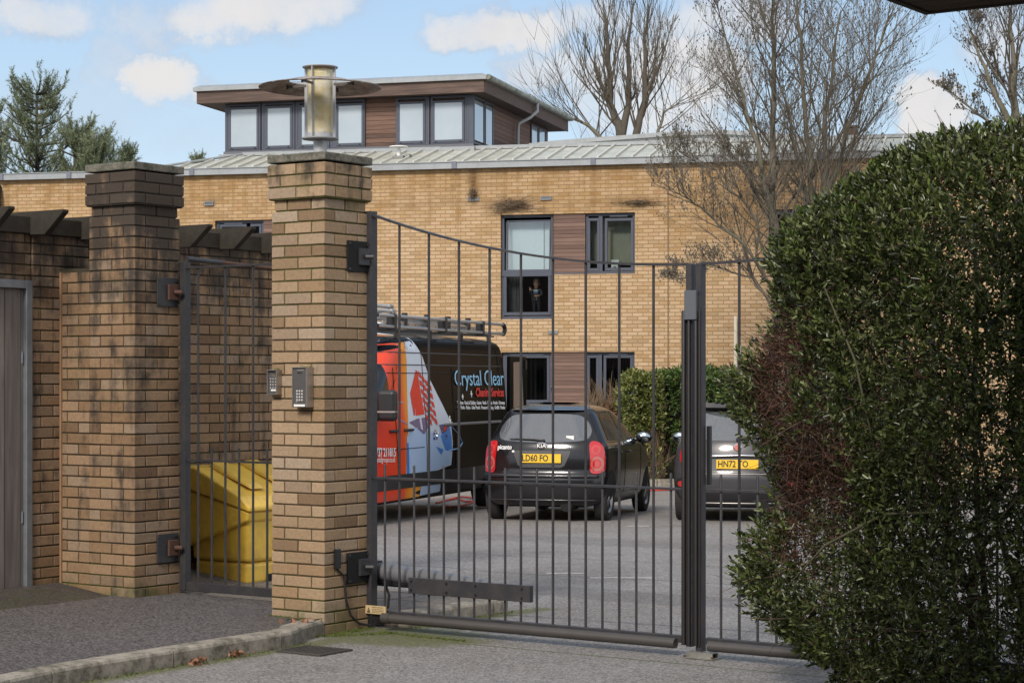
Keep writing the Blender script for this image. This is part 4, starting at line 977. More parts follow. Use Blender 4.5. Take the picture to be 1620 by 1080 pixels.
# eaves of the house beside the camera, upper right of the view
cn = thing('porch_canopy', 'dark timber canopy corner jutting in from above at the upper right', 'canopy', (1.655, 8.0, 0), ROTG)
MB().box(.03, 6, -4.0, -.03, 3.075, 3.10).build('soffit', wood_mat('canopy_boards', (.035, .022, .015), (.09, .06, .045), .12, 1, (1.5, 30, 30)), cn)
b = MB(); b.box(0, 6, -.029, 0, 3.068, 3.25); b.box(0, .029, -4, -.03, 3.068, 3.25); b.build('edge_board', mat('canopy_edge', (.022, .016, .013), .8, 0, .3, 9), cn)
MB().box(-.03, 6, -4, .03, 3.251, 3.30).build('roof_sheet', LEADGREY, cn)
MB().box(4.9, 9, -9, -1.2, 0, 3.06).build('unseen_house_wall', BR_LEFT, cn)  # unseen wall of this house, put in to shade the hedge
# unseen terrace added behind the camera so the panes reflect something dark
hs = thing('added_terrace', 'plain brick terrace added unseen behind the camera to darken reflections in the panes', 'house', (0, -24, 0))
MB().box(-75, 30, -6, 0, -.5, 9.2).build('wall', mat('terrace_brick', (.13, .085, .06), .9, 0, .3, 3), hs)
rr_ = MB(); rr_.prism([(-6.4, 9.2), (.4, 9.2), (-3, 12.2)], -75.3, 30.3, 'x'); rr_.build('roof', mat('terrace_tiles', (.07, .055, .05), .9, 0, .3, 3), hs)
for k in range(16):
    for z in (.9, 3.7): MB().box(-44 + k * 4.2, -42.6 + k * 4.2, .0, .06, z, z + 1.3).build('window', MATBLACK, hs)
MB().box(5.8, 5.95, -4.0, -3.85, 0, 3.07).build('post', SLEEPER, cn); MB().box(5.8, 5.95, -.25, -.1, 0, 3.07).build('post', SLEEPER, cn)

# ------------------------------------------------------------------ foliage
def leaf_mat(name, dark, mid, light, trans=.25, rough=.38, spec=.5, lightmin=.88):
    m, t, b, out = mat_new(name)
    ge = t.new('ShaderNodeNewGeometry'); r_ = ge.outputs['Random Per Island']
    oc = t.new('ShaderNodeTexCoord').outputs['Object']; n = t.noise(oc, 2.2, 4, .6)
    f = t.math('ADD', t.math('MULTIPLY', r_, .75), t.math('MULTIPLY', n, .35))
    c = t.ramp(f, [(.12, dark), (.55, mid), (lightmin, light), (1., light)])
    t.put(b.inputs['Base Color'], c); b.inputs['Roughness'].default_value = rough; b.inputs['Specular IOR Level'].default_value = spec
    tr = t.new('ShaderNodeBsdfTranslucent'); t.put(tr.inputs[0], t.mix(1., c, (1.6, 1.9, .8), 'MULTIPLY')); mx = t.new('ShaderNodeMixShader'); mx.inputs[0].default_value = trans
    t.l.new(b.outputs[0], mx.inputs[1]); t.l.new(tr.outputs[0], mx.inputs[2]); t.l.new(mx.outputs[0], out.inputs[0]); return m
HLEAF = leaf_mat('hedge_leaf', (.017, .019, .009), (.040, .054, .016), (.16, .185, .07), rough=.30)
TWIG = mat('hedge_twig', (.075, .045, .028), .8, 0, .6, 12); DEADL = leaf_mat('dead_foliage', (.022, .009, .006), (.055, .021, .014), (.11, .055, .03), .1, .7, .2)
def unit(a): return a / np.maximum(np.linalg.norm(a, axis=1, keepdims=True), 1e-9)
def leaves(base, dirn, L, W, fold=.25, droop=.15):
    """arrays of leaf bases and directions -> vertices and faces, six vertices and two quads a leaf"""
    n = len(base); up = rng.normal(size=(n, 3)); side = unit(np.cross(dirn, up)); nrm = np.cross(side, dirn)
    L = L[:, None]; W = W[:, None]
    p0 = base; tip = base + dirn * L - nrm * L * droop
    a1 = base + dirn * L * .38; a2 = base + dirn * L * .75 - nrm * L * droop * .45
    l1 = a1 + side * W * .5 + nrm * W * fold; l2 = a2 + side * W * .42 + nrm * W * fold; r1 = a1 - side * W * .5 + nrm * W * fold; r2 = a2 - side * W * .42 + nrm * W * fold
    V = np.stack([p0, l1, l2, tip, r2, r1], 1).reshape(-1, 3); i = np.arange(n)[:, None] * 6
    return V, np.concatenate([i + np.array([[0, 1, 2, 3]]), i + np.array([[0, 3, 4, 5]])])
def shoots(pos, out, nleaf, L, W, spread=.75, length=.09):
    """clusters of leaves along short shoots"""
    n = len(pos); k = np.repeat(np.arange(n), nleaf); t_ = np.tile(np.linspace(0, 1, nleaf), n)[:, None]
    b_ = pos[k] + out[k] * t_ * length; d = unit(out[k] * (.55 + .6 * t_) + unit(rng.normal(size=(len(k), 3))) * spread)
    return leaves(b_, d, L * rng.uniform(.6, 1.15, len(k)), W * rng.uniform(.7, 1.1, len(k)))
def stems_np(pos, out, length, w):
    n = len(pos); s_ = unit(np.cross(out, rng.normal(size=(n, 3)))); e = pos + out * length[:, None]; m_ = (pos + e) / 2 + s_ * (length * .12)[:, None]
    s2 = unit(np.cross(out, s_)); V = np.stack([pos - s2 * w, pos + s2 * w, m_ + s2 * w * .8, m_ - s2 * w * .8, e + s2 * w * .3, e - s2 * w * .3], 1).reshape(-1, 3)
    i = np.arange(n)[:, None] * 6; return V, np.concatenate([i + np.array([[0, 1, 2, 3]]), i + np.array([[3, 2, 4, 5]])])

# the big hedge at the right, in gate coordinates
HZ = np.array([.02, .13, .26, .43, .6, .8, .97, 1.1, 1.275, 1.45, 1.61, 1.78, 1.94, 2.16, 2.34, 2.55, 2.67, 2.74, 2.78])
HU = np.array([3.75, 3.616, 3.38, 3.25, 3.20, 3.21, 3.235, 3.26, 3.24, 3.17, 3.16, 3.20, 3.26, 3.33, 3.45, 3.68, 3.92, 4.20, 4.85]) + .17
def big_hedge():
    t = thing('clipped_hedge', 'large dark green rounded hedge filling the right side in front of the gate', 'hedge', (0, 0, 0))
    vc = -.42; uc = 4.9; ue = 6.4
    def sample(n, rlo, rhi, power=2.):
        z = rng.uniform(.03, 2.78, n); wz = .60 * np.sqrt(np.clip(1 - (np.clip(z - 2.1, 0, None) / .67) ** 2, .02, 1)) * (1 - .25 * np.clip(.5 - z, 0, .5))
        ul = np.interp(z, HZ, HU)
        part = rng.uniform(size=n); Ls = (ue - uc); cap = uc - ul; straight = part < 1.7 * Ls / (1.7 * Ls + cap * 1.25)
        th = rng.uniform(0, np.pi / 2, n) * 1.15 - .08 * np.pi; fr = rng.uniform(size=n) < .78
        r_ = rng.uniform(0, 1, n) ** (1 / power) * (rhi - rlo) + rlo
        bump = 1 + .05 * np.sin(z * 7 + ul * 3) + .04 * np.sin(th * 9 + z * 4)
        uu = np.where(straight, rng.uniform(uc, ue, n), uc - cap * np.cos(th) * r_ * np.where(r_ > .9, bump * .99, 1))
        sv = np.where(fr, -1, 1); vv = np.where(straight, sv * wz * r_, sv * wz * np.abs(np.sin(th)) * r_ * bump)
        vv = np.clip(vv, -.68, .70)
        nu = np.where(straight, 0, -np.cos(th) * wz / np.maximum(cap, .1)); nv = np.where(straight, sv, sv * np.abs(np.sin(th))); nz = np.interp(z, [0, 1.8, 2.3, 2.74], [-.1, .1, .7, 1.6])
        # top cap
        u, v = uu, vv + vc
        X = AX + u * CG - v * SG; Y = AY + u * SG + v * CG; NX = nu * CG - nv * SG; NY = nu * SG + nv * CG
        return np.stack([X, Y, z], 1), unit(np.stack([NX, NY, nz], 1)), u, v, z
    pos, nr, u, v, z = sample(18500, .84, 1.03)
    # thin out low down so that the yard glints through, and leave brown dead patches
    dn = np.sin(pos[:, 0] * 6.1 + 1) * np.sin(z * 5.3 + 2) + .6 * np.sin(pos[:, 0] * 13 + z * 9)
    keep = rng.uniform(size=len(u)) < np.where(z < 1.0, .62, 1.) * np.where(dn > .75, .35, 1)
    cx, cz = 3.58, 1.62; dd = ((u - cx) / .24) ** 2 + ((z - cz) / .36) ** 2; d2 = ((u - 3.78) / .3) ** 2 + ((z - 1.05) / .4) ** 2
    deadm = (np.minimum(dd, d2) < 1 + rng.normal(size=len(u)) * .35)
    deadm |= rng.uniform(size=len(u)) < np.where((z > .4) & (z < 1.9) & (np.sin(u * 5 + z * 3) > -.1), .22, .05)
    A = keep & ~deadm; out_ = unit(nr * .8 + np.array([0, 0, .55]) + rng.normal(size=(len(u), 3)) * .45)
    V, Fc = shoots(pos[A], out_[A], 9, .039, .0155); np_mesh('leaves', V, Fc, HLEAF, t, True)
    # inner, sparser leaves
    p2, n2, *_ = sample(15000, .30, .88, 1.5); o2 = unit(n2 + rng.normal(size=n2.shape) * .8); V, Fc = shoots(p2, o2, 6, .037, .014, .9); np_mesh('inner_leaves', V, Fc, HLEAF, t, True)
    B = keep & deadm; V, Fc = shoots(pos[B] - nr[B] * .04, out_[B], 6, .026, .008, 1.1); np_mesh('dead_leaves', V, Fc, DEADL, t)
    # feathery shoots that break the outline
    e = rng.choice(np.where(A)[0], 750); V, Fc = shoots(pos[e] + nr[e] * .02, unit(out_[e] + np.array([0, 0, .3])), 8, .036, .012, .55, .10); np_mesh('outer_shoots', V, Fc, leaf_mat('new_growth', (.03, .05, .012), (.07, .11, .022), (.16, .20, .05)), t, True)
    # twigs
    p3, n3, u3, v3, z3 = sample(7000, .25, .97, 1.3); V, Fc = stems_np(p3, unit(n3 * .6 + rng.normal(size=n3.shape)), rng.uniform(.08, .34, len(p3)), .0022); np_mesh('twigs', V, Fc, TWIG, t)
    V, Fc = stems_np(pos[B], unit(rng.normal(size=(B.sum(), 3)) + nr[B] * .4), rng.uniform(.06, .25, B.sum()), .0016); np_mesh('dead_twigs', V, Fc, mat('red_twig', (.06, .028, .02), .8, 0, .5, 15), t)
    # main branches from the ground
    mbr = MB()
    for i in range(26):
        u0 = random.uniform(3.9, 6.0); a = Vector(g(u0, vc + random.uniform(-.15, .15), 0)); u1 = u0 + random.uniform(-.75, .5); z1 = random.uniform(1.2, 2.5)
        b_ = Vector(g(max(u1, 3.6), vc + random.uniform(-.35, .35), z1)); m1 = a.lerp(b_, .35) + Vector((random.gauss(0, .08), random.gauss(0, .08), .1)); m2 = a.lerp(b_, .7) + Vector((random.gauss(0, .1), random.gauss(0, .1), .05))
        mbr.tube([a, m1, m2, b_], [.022, .016, .010, .004], 6)
    for pts in ([(3.75, -.98, .62), (3.95, -1.0, .82), (4.25, -.99, .98), (4.6, -.93, 1.0)], [(4.35, -.98, .98), (4.45, -1.0, 1.4), (4.75, -.96, 1.75), (4.9, -.9, 2.1)], [(3.9, -.9, 2.05), (4.1, -.99, 1.7), (4.2, -1.0, 1.3)]):
        mbr.tube([g(*p) for p in pts], [.004, .006, .007, .008][:len(pts)], 6)
    mbr.build('trunk', mat('mossy_branch', (.055, .055, .025), .85, 0, .4, 12), t, smooth=True, fix=False)
big_hedge()

# clipped laurel hedge in front of the building
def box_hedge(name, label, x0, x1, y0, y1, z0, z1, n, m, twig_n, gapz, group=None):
    t = thing(name, label, 'hedge', (0, 0, 0))
    f = rng.choice(4, n, p=[.55, .12, .06, .27]); U = rng.uniform(size=(n, 3)); P_ = np.empty((n, 3)); N_ = np.zeros((n, 3))
    P_[:, 0] = x0 + (x1 - x0) * U[:, 0]; P_[:, 1] = y0 + (y1 - y0) * U[:, 1]; P_[:, 2] = z0 + (z1 - z0) * U[:, 2] ** .8
    k = f == 0; P_[k, 1] = y0 + rng.uniform(-.05, .18, k.sum()); N_[k] = (0, -1, .3)
    k = f == 1; P_[k, 0] = x0 + rng.uniform(-.06, .15, k.sum()); N_[k] = (-1, 0, .3)
    k = f == 2; P_[k, 0] = x1; N_[k] = (1, 0, .3)
    k = f == 3; P_[k, 2] = z1 + rng.uniform(-.12, .05, k.sum()) + .04 * np.sin(P_[k, 0] * 4); N_[k] = (0, 0, 1)
    r_ = np.clip((P_[:, 0] - x0) / .18, 0, 1); P_[:, 2] -= (1 - r_) ** 2 * .18 * (P_[:, 2] > z1 - .4)
    low = z0 + gapz + .18 * np.sin(P_[:, 0] * 3.1) + .12 * np.sin(P_[:, 0] * 7.7); keep = (P_[:, 2] > low) | (rng.uniform(size=n) < .10)
    o_ = unit(N_ + rng.normal(size=(n, 3)) * .5); V, Fc = shoots(P_[keep], o_[keep], 5, .085, .036, .8, .08); np_mesh('leaves', V, Fc, m, t, True)
    q = rng.uniform(size=(twig_n, 3)); p_ = np.stack([x0 + (x1 - x0) * q[:, 0], y0 + .1 + (y1 - y0 - .2) * q[:, 1], z0 + (gapz + .3) * q[:, 2] ** 1.2], 1); d_ = unit(rng.normal(size=(twig_n, 3)) * .35 + np.array([0, -.1, 1.]))
    V, Fc = stems_np(p_, d_, rng.uniform(.2, .7, twig_n), .006); np_mesh('stems', V, Fc, mat('brown_stems', (.15, .10, .055), .85, 0, .5, 4), t)
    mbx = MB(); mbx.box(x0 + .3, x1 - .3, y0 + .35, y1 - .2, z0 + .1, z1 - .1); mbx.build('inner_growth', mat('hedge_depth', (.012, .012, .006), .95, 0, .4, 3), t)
LAUREL = leaf_mat('laurel_leaf', (.03, .06, .012), (.05, .09, .02), (.14, .19, .055), .2, .35)
LAURY = leaf_mat('variegated_leaf', (.05, .07, .015), (.10, .12, .03), (.28, .28, .10), .2, .4)
gH = gz(0, 37.3)
def hx(px, Y): return (px - 810) / F * Y
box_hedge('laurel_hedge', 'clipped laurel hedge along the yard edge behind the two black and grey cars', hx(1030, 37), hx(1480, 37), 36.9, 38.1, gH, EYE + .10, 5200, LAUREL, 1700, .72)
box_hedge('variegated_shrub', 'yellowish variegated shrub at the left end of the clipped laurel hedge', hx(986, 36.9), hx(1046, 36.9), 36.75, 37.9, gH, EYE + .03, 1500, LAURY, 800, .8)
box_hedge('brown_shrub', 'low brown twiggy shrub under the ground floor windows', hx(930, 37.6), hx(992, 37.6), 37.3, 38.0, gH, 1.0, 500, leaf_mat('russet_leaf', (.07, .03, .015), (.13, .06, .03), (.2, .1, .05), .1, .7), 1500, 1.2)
b = MB()
for i in range(9): x = hx(960, 36.3) + i * .92; b.box(x, x + .91, 36.3, 36.42, gH - .3, gH + .13 + random.uniform(-.004, .004))
kb = b.build('far_kerb', KERBM); structure(kb)
b = MB().box(hx(940, 36.4), hx(1500, 36.4), 36.42, 39, gH - .3, gH + .10); structure(b.build('planting_bed', mat('soil', (.05, .038, .028), .95, 0, .5, 5, .02, 12)))

# bare trees
BARK = mat('grey_bark', (.15, .13, .10), .9, 0, .45, 6, .004, 25, dirt=((.07, .08, .035), .6, 3)); TWB = mat('fine_twig', (.075, .062, .045), .85, 0, .4, 6)
def bare_tree(label, stems, seed, spread=.5, gen=5, bark=BARK, bud=True, up=.22, fine=1., ratio=.66, nchild=(3, 4), LK=1., twig=None):
    """stems: list of (list of world points, base radius); limbs divide recursively"""
    rd = random.Random(seed); trunk = MB(); crown = MB(); base = stems[0][0][0]
    t = thing('bare_tree', label, 'tree', base)
    T = Matrix.Translation(-Vector(base)); trunk.T = T; crown.T = T
    def grow(p, d, L, r_, lv):
        n = 4 if lv > 1 else 3; pts = [p]; rs = [r_]; dd = d.normalized()
        for k in range(n):
            dd = (dd + Vector((rd.gauss(0, .13), rd.gauss(0, .13), rd.gauss(0, .08) + up * .35))).normalized(); p = p + dd * L / n; pts.append(p); rs.append(r_ * (1 - .62 * (k + 1) / n))
        (trunk if lv >= gen - 0 else crown).tube(pts, rs, 5 if lv > 2 else 3, cap=False)
        if lv == 0:
            if bud and rd.random() < .5:
                e = pts[-1]; q = .016 * fine; crown.add([tuple(e + Vector(v)) for v in ((q, 0, 0), (-q, 0, 0), (0, q, 0), (0, 0, q * 2.2), (0, 0, -q))], [(0, 2, 3), (2, 1, 3), (0, 1, 3), (0, 2, 4), (2, 1, 4)])
            return
        for c_ in range(rd.randint(*nchild) + (1 if lv == 1 else 0)):
            f = rd.uniform(.25, 1.); i = min(int(f * n), n - 1); q = pts[i].lerp(pts[i + 1], f * n - i)
            ax = dd.cross(Vector((rd.gauss(0, 1), rd.gauss(0, 1), rd.gauss(0, 1)))).normalized(); nd = Quaternion(ax, rd.uniform(.35, .95) * spread * 1.6) @ dd
            nd = (nd + Vector((0, 0, up))).normalized()
            grow(q, nd, L * ratio * rd.uniform(.7, 1.15), max(r_ * (1 - .6 * f) * .60, .0035 * fine), lv - 1)
    for pts, r_ in stems:
        P_ = [Vector(p) for p in pts]; sub = []
        for a, b_ in zip(P_, P_[1:]):
            for k in range(4): sub.append(a.lerp(b_, k / 4) + Vector((rd.gauss(0, .02), rd.gauss(0, .02), 0)) * (1 if sub else 0))
        sub.append(P_[-1]); N = len(sub); rs = [r_ * (1 - .8 * i / (N - 1)) for i in range(N)]
        trunk.tube(sub, rs, 8, cap=False)
        H = (P_[-1] - P_[0]).length
        for i in range(int(N * .18), N):
            for c_ in range(2 if i < N - 2 else 3):
                if rd.random() < .88:
                    k = i / (N - 1); d = (sub[i] - sub[i - 1]).normalized(); a = rd.uniform(0, 6.28); o_ = Vector((math.cos(a), math.sin(a) * .7, 0))
                    nd = (d * .75 + o_ * spread * rd.uniform(.8, 1.7)).normalized(); grow(sub[i], nd, LK * H * rd.uniform(.16, .27) * (1.25 - .55 * k), rs[i] * .27 + .006, gen - 2)
    trunk.build('trunk', bark, t, smooth=True, fix=False); crown.build('crown', twig or TWB, t, fix=False)
def at(px, py, Y): return ((px - 810) / F * Y, Y, EYE + (HORY - py) / F * Y)
def gp(px, Y): return ((px - 810) / F * Y, Y, gz(0, Y))
TWL = mat('pale_twig', (.095, .082, .062), .85, 0, .4, 6); Y1 = 35.8
bare_tree('bare tree with one pale trunk before the brick wall, left of the hedge', [([gp(1240, Y1), at(1238, 440, Y1), at(1224, 330, Y1), at(1222, 200, Y1 + .1), at(1226, 60, Y1 + .3), at(1222, -60, Y1)], .10),
    ([at(1234, 400, Y1), at(1205, 260, Y1 - .3), at(1175, 150, Y1 - .4), at(1140, 30, Y1 - .5)], .06), ([at(1232, 470, Y1), at(1180, 390, Y1 - .5), at(1110, 330, Y1 - .8), at(1065, 300, Y1 - 1)], .035), ([at(1230, 500, Y1), at(1190, 440, Y1 - .3), at(1130, 420, Y1 - .5), at(1085, 440, Y1 - .6)], .025), ([at(1226, 430, Y1), at(1185, 330, Y1 - .4), at(1130, 270, Y1 - .6), at(1090, 250, Y1 - .7)], .03), ([at(1226, 360, Y1), at(1190, 290, Y1 - .2), at(1150, 240, Y1 - .3)], .025)], 3, .5, 5, fine=.85, twig=TWL)
bare_tree('bare multi stemmed tree rising from behind the big hedge', [([gp(1305, Y1), at(1290, 400, Y1), at(1279, 250, Y1), at(1268, 100, Y1), at(1262, -40, Y1)], .08), ([gp(1315, Y1 + .2), at(1303, 330, Y1), at(1305, 180, Y1), at(1330, 20, Y1)], .08),
    ([gp(1300, Y1), at(1298, 350, Y1), at(1330, 240, Y1), at(1375, 110, Y1), at(1405, 30, Y1)], .07), ([at(1296, 380, Y1), at(1272, 300, Y1), at(1250, 180, Y1), at(1210, 70, Y1)], .05)], 11, .48, 5, fine=.85, twig=TWL)
Y2 = 60.
BARKD = mat('dark_bark', (.085, .072, .055), .9, 0, .45, 6)
bare_tree('tall bare tree behind the roof with three forked trunks', [([gp(984, Y2), at(982, 208, Y2), at(965, 165, Y2), at(963, 100, Y2), at(956, 20, Y2)], .17), ([at(984, 215, Y2), at(996, 150, Y2), at(994, 80, Y2), at(1000, 10, Y2)], .12),
    ([gp(1006, Y2 + 1), at(1006, 212, Y2), at(1019, 160, Y2), at(1020, 100, Y2), at(1025, 20, Y2)], .15), ([at(1020, 155, Y2), at(1045, 100, Y2), at(1062, 40, Y2)], .06), ([at(968, 170, Y2), at(945, 120, Y2), at(925, 65, Y2)], .06)], 21, .34, 4, bud=False, fine=1.7, nchild=(3, 4), bark=BARKD, LK=.6, up=.34)
bare_tree('bare tree behind the hedge top at the right edge', [([gp(1612, 48), at(1608, 200, 48), at(1603, 120, 48), at(1600, 20, 48)], .15), ([at(1608, 220, 48), at(1565, 130, 48), at(1535, 50, 48)], .09), ([at(1612, 220, 48), at(1650, 130, 48), at(1680, 40, 48)], .09), ([at(1608, 230, 48), at(1560, 190, 48), at(1510, 150, 48)], .06)], 31, .55, 5, fine=1.2)
bare_tree('low bare branches showing between the rooftop storey and the forked tree', [([gp(948, 58), at(948, 216, 58), at(930, 198, 58), at(905, 186, 58)], .10), ([gp(1040, 58), at(1040, 214, 58), at(1050, 180, 58), at(1075, 160, 58)], .07)], 41, .6, 4, bud=False, fine=1.8, nchild=(2, 3))

# pines at the left
NEED = leaf_mat('pine_needles', (.035, .05, .028), (.13, .155, .09), (.23, .25, .155), .1, .6, .3)
def pine(label, px, Y, top_py, half, seed, cone=1.):
    rd = random.Random(seed); b0 = Vector(gp(px, Y)); top = Vector(at(px, top_py, Y)); H = top.z - b0.z
    t = thing('pine_tree', label, 'tree', b0); tr = MB(); tr.tube([(0, 0, 0), (.03, 0, H * .5), (0, 0, H * .97)], [.16, .10, .03], 8)
    pos, dr = [], []
    def shoot(p, d, L):
        pos.append((p, d, L))
    R_ = half / F * Y
    for k in range(26):
        f = .45 + .55 * (k / 26) ** .9; z = H * f; rr_ = R_ * (1.15 - (f - .45) / .55 * .75) * rd.uniform(.7, 1.1)
        for j in range(6):
            a = rd.uniform(0, 6.28); e = Vector((math.cos(a) * rr_, math.sin(a) * rr_, z + rr_ * rd.uniform(.15, .5))); s_ = Vector((0, 0, z - .15))
            m1 = s_.lerp(e, .6) - Vector((0, 0, .1)); tr.tube([s_, m1, e], [.028, .018, .008], 4, cap=False)
            for q in range(7):
                w = rd.uniform(.08, 1.); p = s_.lerp(m1, w / .6) if w < .6 else m1.lerp(e, (w - .6) / .4)
                d = Vector((math.cos(a) * .5 + rd.gauss(0, .35), math.sin(a) * .5 + rd.gauss(0, .35), rd.uniform(.7, 1.6))).normalized(); shoot(p, d, rd.uniform(.25, .55))
    for j in range(5): shoot(Vector((rd.gauss(0, .1), rd.gauss(0, .1), H * .93)), Vector((rd.gauss(0, .25), rd.gauss(0, .2), 1)).normalized(), .6)
    p_ = np.array([tuple(q[0]) for q in pos]); d_ = np.array([tuple(q[1]) for q in pos]); L = np.array([q[2] for q in pos]); K = 40
    k = np.repeat(np.arange(len(p_)), K); tt = rng.uniform(0, 1, len(k)); b_ = p_[k] + d_[k] * (L[k] * tt)[:, None]; nd = unit(d_[k] * .8 + unit(rng.normal(size=(len(k), 3))) * .8)
    n = len(k); s_ = unit(np.cross(nd, rng.normal(size=(n, 3)))) * .008; ln = rng.uniform(.07, .13, n)[:, None]
    V = np.stack([b_ - s_, b_ + s_, b_ + nd * ln], 1).reshape(-1, 3); np_mesh('foliage', V, np.arange(3 * n).reshape(-1, 3), NEED, t)
    tr.build('trunk', mat('pine_bark', (.05, .045, .032), .9, 0, .4, 5), t, smooth=True, fix=False)
pine('tallest grey green pine at the left edge behind the brick building', 58, 54, 130, 96, 5)
pine('shorter pine right of the tall one, above the flat roof edge', 118, 53, 198, 66, 6)
pine('lowest pine beside the stained pillar, only its tips above the roof', 152, 52, 214, 50, 8)
pine('pine on the outer left edge partly out of view', -20, 55, 170, 60, 9)
pine('tiny treetop just above the roof hip left of the rooftop storey', 312, 70, 247, 16, 10)
pine('single pale pine tip just right of the stained pillar top', 200, 56, 236, 12, 12)

# ------------------------------------------------------------------ vehicles
def paint(name, col, rough=.22, metal=0., coat=.25, spec=.4):
    m, t, b, out = mat_new(name); oc = t.new('ShaderNodeTexCoord').outputs['Object']
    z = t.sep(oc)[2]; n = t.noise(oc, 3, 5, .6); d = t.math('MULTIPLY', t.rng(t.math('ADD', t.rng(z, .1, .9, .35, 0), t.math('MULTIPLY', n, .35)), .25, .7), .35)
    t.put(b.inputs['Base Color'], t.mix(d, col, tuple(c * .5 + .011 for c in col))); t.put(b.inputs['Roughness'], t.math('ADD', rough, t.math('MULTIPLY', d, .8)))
    b.inputs['Metallic'].default_value = metal; b.inputs['Coat Weight'].default_value = coat; b.inputs['Specular IOR Level'].default_value = spec; b.inputs['Coat Roughness'].default_value = .05; return m
CGLASS = None
def car_glass():
    m, t, b, out = mat_new('car_glass'); b.inputs['Base Color'].default_value = (.09, .10, .11, 1); b.inputs['Roughness'].default_value = .04; b.inputs['IOR'].default_value = 2.1; b.inputs['Coat Weight'].default_value = .8
    tr = t.new('ShaderNodeBsdfTransparent'); tr.inputs[0].default_value = (.5, .55, .55, 1); mx = t.new('ShaderNodeMixShader'); mx.inputs[0].default_value = .75
    t.l.new(tr.outputs[0], mx.inputs[1]); t.l.new(b.outputs[0], mx.inputs[2]); t.l.new(mx.outputs[0], out.inputs[0]); return m
CGLASS = car_glass(); SGLASS = mat('side_glass', (.010, .011, .012), .04, spec=.6); TYRE = mat('tyre', (.016, .015, .014), .85, 0, .3, 15); RIM = mat('wheel_trim', (.30, .30, .31), .35, .7, .1, 9)
REDL = mat('red_lens', (.42, .008, .012), .12, coat=1); CLEARL = mat('clear_lens', (.36, .10, .075), .15, coat=1); PINKL = mat('pale_red_lens', (.46, .035, .03), .15, coat=1)
PLATE_Y = mat('yellow_plate', (.72, .45, .03), .4); INK = mat('plate_ink', (.02, .02, .02), .5); CHROME = mat('chrome', (.5, .5, .52), .2, 1.)
DARKTRIM = mat('dark_trim', (.02, .02, .021), .5)

class Body:
    """closed body from horizontal slices; every slice is a superellipse-cornered outline. local x forward, rear at x=0"""
    def __init__(s, Z, XR, XF, HW, ar=.28, af=.6, p=2.6, pf=2.4, sm=.028):
        zd = np.linspace(Z[0], Z[-1], 260); st = (Z[-1] - Z[0]) / 259; kw = np.exp(-.5 * (np.arange(-30, 31) * st / sm) ** 2); kw /= kw.sum()
        def smo(q):
            d_ = np.interp(zd, Z, q); e0 = 2 * d_[0] - d_[30:0:-1]; e1 = 2 * d_[-1] - d_[-2:-32:-1]; return np.convolve(np.concatenate([e0, d_, e1]), kw, 'valid')
        s.Z, s.XR, s.XF, s.HW = zd, smo(XR), smo(XF), smo(HW); s.ar, s.af, s.p, s.pf = ar, af, p, pf
    def at(s, z): return (np.interp(z, s.Z, q) for q in (s.XR, s.XF, s.HW))
    def rear(s, y, z, off=.004):
        xr, xf, w = s.at(z); q = min(abs(y / w), .999); k = float(np.interp(z + .01, s.Z, s.XR) - np.interp(z - .01, s.Z, s.XR)) / .02; n = math.hypot(1, k); return (xr + s.ar * (1 - (1 - q ** s.p) ** (1 / s.p)) - off / n, y, z + off * k / n)
    def side(s, x, z, sg=1, off=.004):
        xr, xf, w = s.at(z)
        if x < xr + s.ar: q = min(max((s.ar - (x - xr)) / s.ar, 0), .999); y = w * (1 - q ** s.p) ** (1 / s.p)
        elif x > xf - s.af: q = min(max((s.af - (xf - x)) / s.af, 0), .999); y = w * (1 - q ** s.pf) ** (1 / s.pf)
        else: y = w
        k = float(np.interp(z + .01, s.Z, s.HW) - np.interp(z - .01, s.Z, s.HW)) / .02; n = math.hypot(1, k); return (x, sg * (y + off / n), z - off * k / n)
    def mesh(s, name, m, parent, nz=90, nc=26, ns=14):
        zs = np.linspace(s.Z[0], s.Z[-1], nz); vs = []
        for z in zs:
            xr, xf, w = s.at(z); half = []
            for k in range(nc + 1):
                a = math.pi / 2 * k / nc; half.append((xr + s.ar * (1 - math.cos(a) ** (2 / s.p)), w * math.sin(a) ** (2 / s.p)))
            for k in range(1, ns): half.append((xr + s.ar + (xf - s.af - xr - s.ar) * k / ns, w))
            for k in range(nc + 1):
                a = math.pi / 2 * (1 - k / nc); half.append((xf - s.af * (1 - math.cos(a) ** (2 / s.pf)), w * math.sin(a) ** (2 / s.pf)))
            ring = half + [(x, -y) for x, y in half[-2:0:-1]]
            vs += [(x, y, z) for x, y in ring]
        n = len(ring)
        fs = [(i * n + k, i * n + (k + 1) % n, (i + 1) * n + (k + 1) % n, (i + 1) * n + k) for i in range(nz - 1) for k in range(n)]
        fs += [tuple(range(n)), tuple(range((nz - 1) * n, nz * n))]
        o = MB().add(vs, fs).build(name, m, parent, smooth=True); return o
def smooth_poly(pts, k=5, closed=True):
    P_ = [Vector(p) for p in pts]; out = []; n = len(P_)
    for i in range(n):
        p0, p1, p2, p3 = P_[i - 1], P_[i], P_[(i + 1) % n], P_[(i + 2) % n]
        for j in range(k):
            t_ = j / k; out.append(.5 * ((2 * p1) + (p2 - p0) * t_ + (2 * p0 - 5 * p1 + 4 * p2 - p3) * t_ ** 2 + (3 * p1 - p0 - 3 * p2 + p3) * t_ ** 3))
    return out
def dens(pts, step=.06):
    out = []; n = len(pts)
    for i in range(n):
        a, b_ = Vector(pts[i]), Vector(pts[(i + 1) % n]); k = max(1, int((b_ - a).length / step))
        out += [a.lerp(b_, j / k) for j in range(k)]
    return out
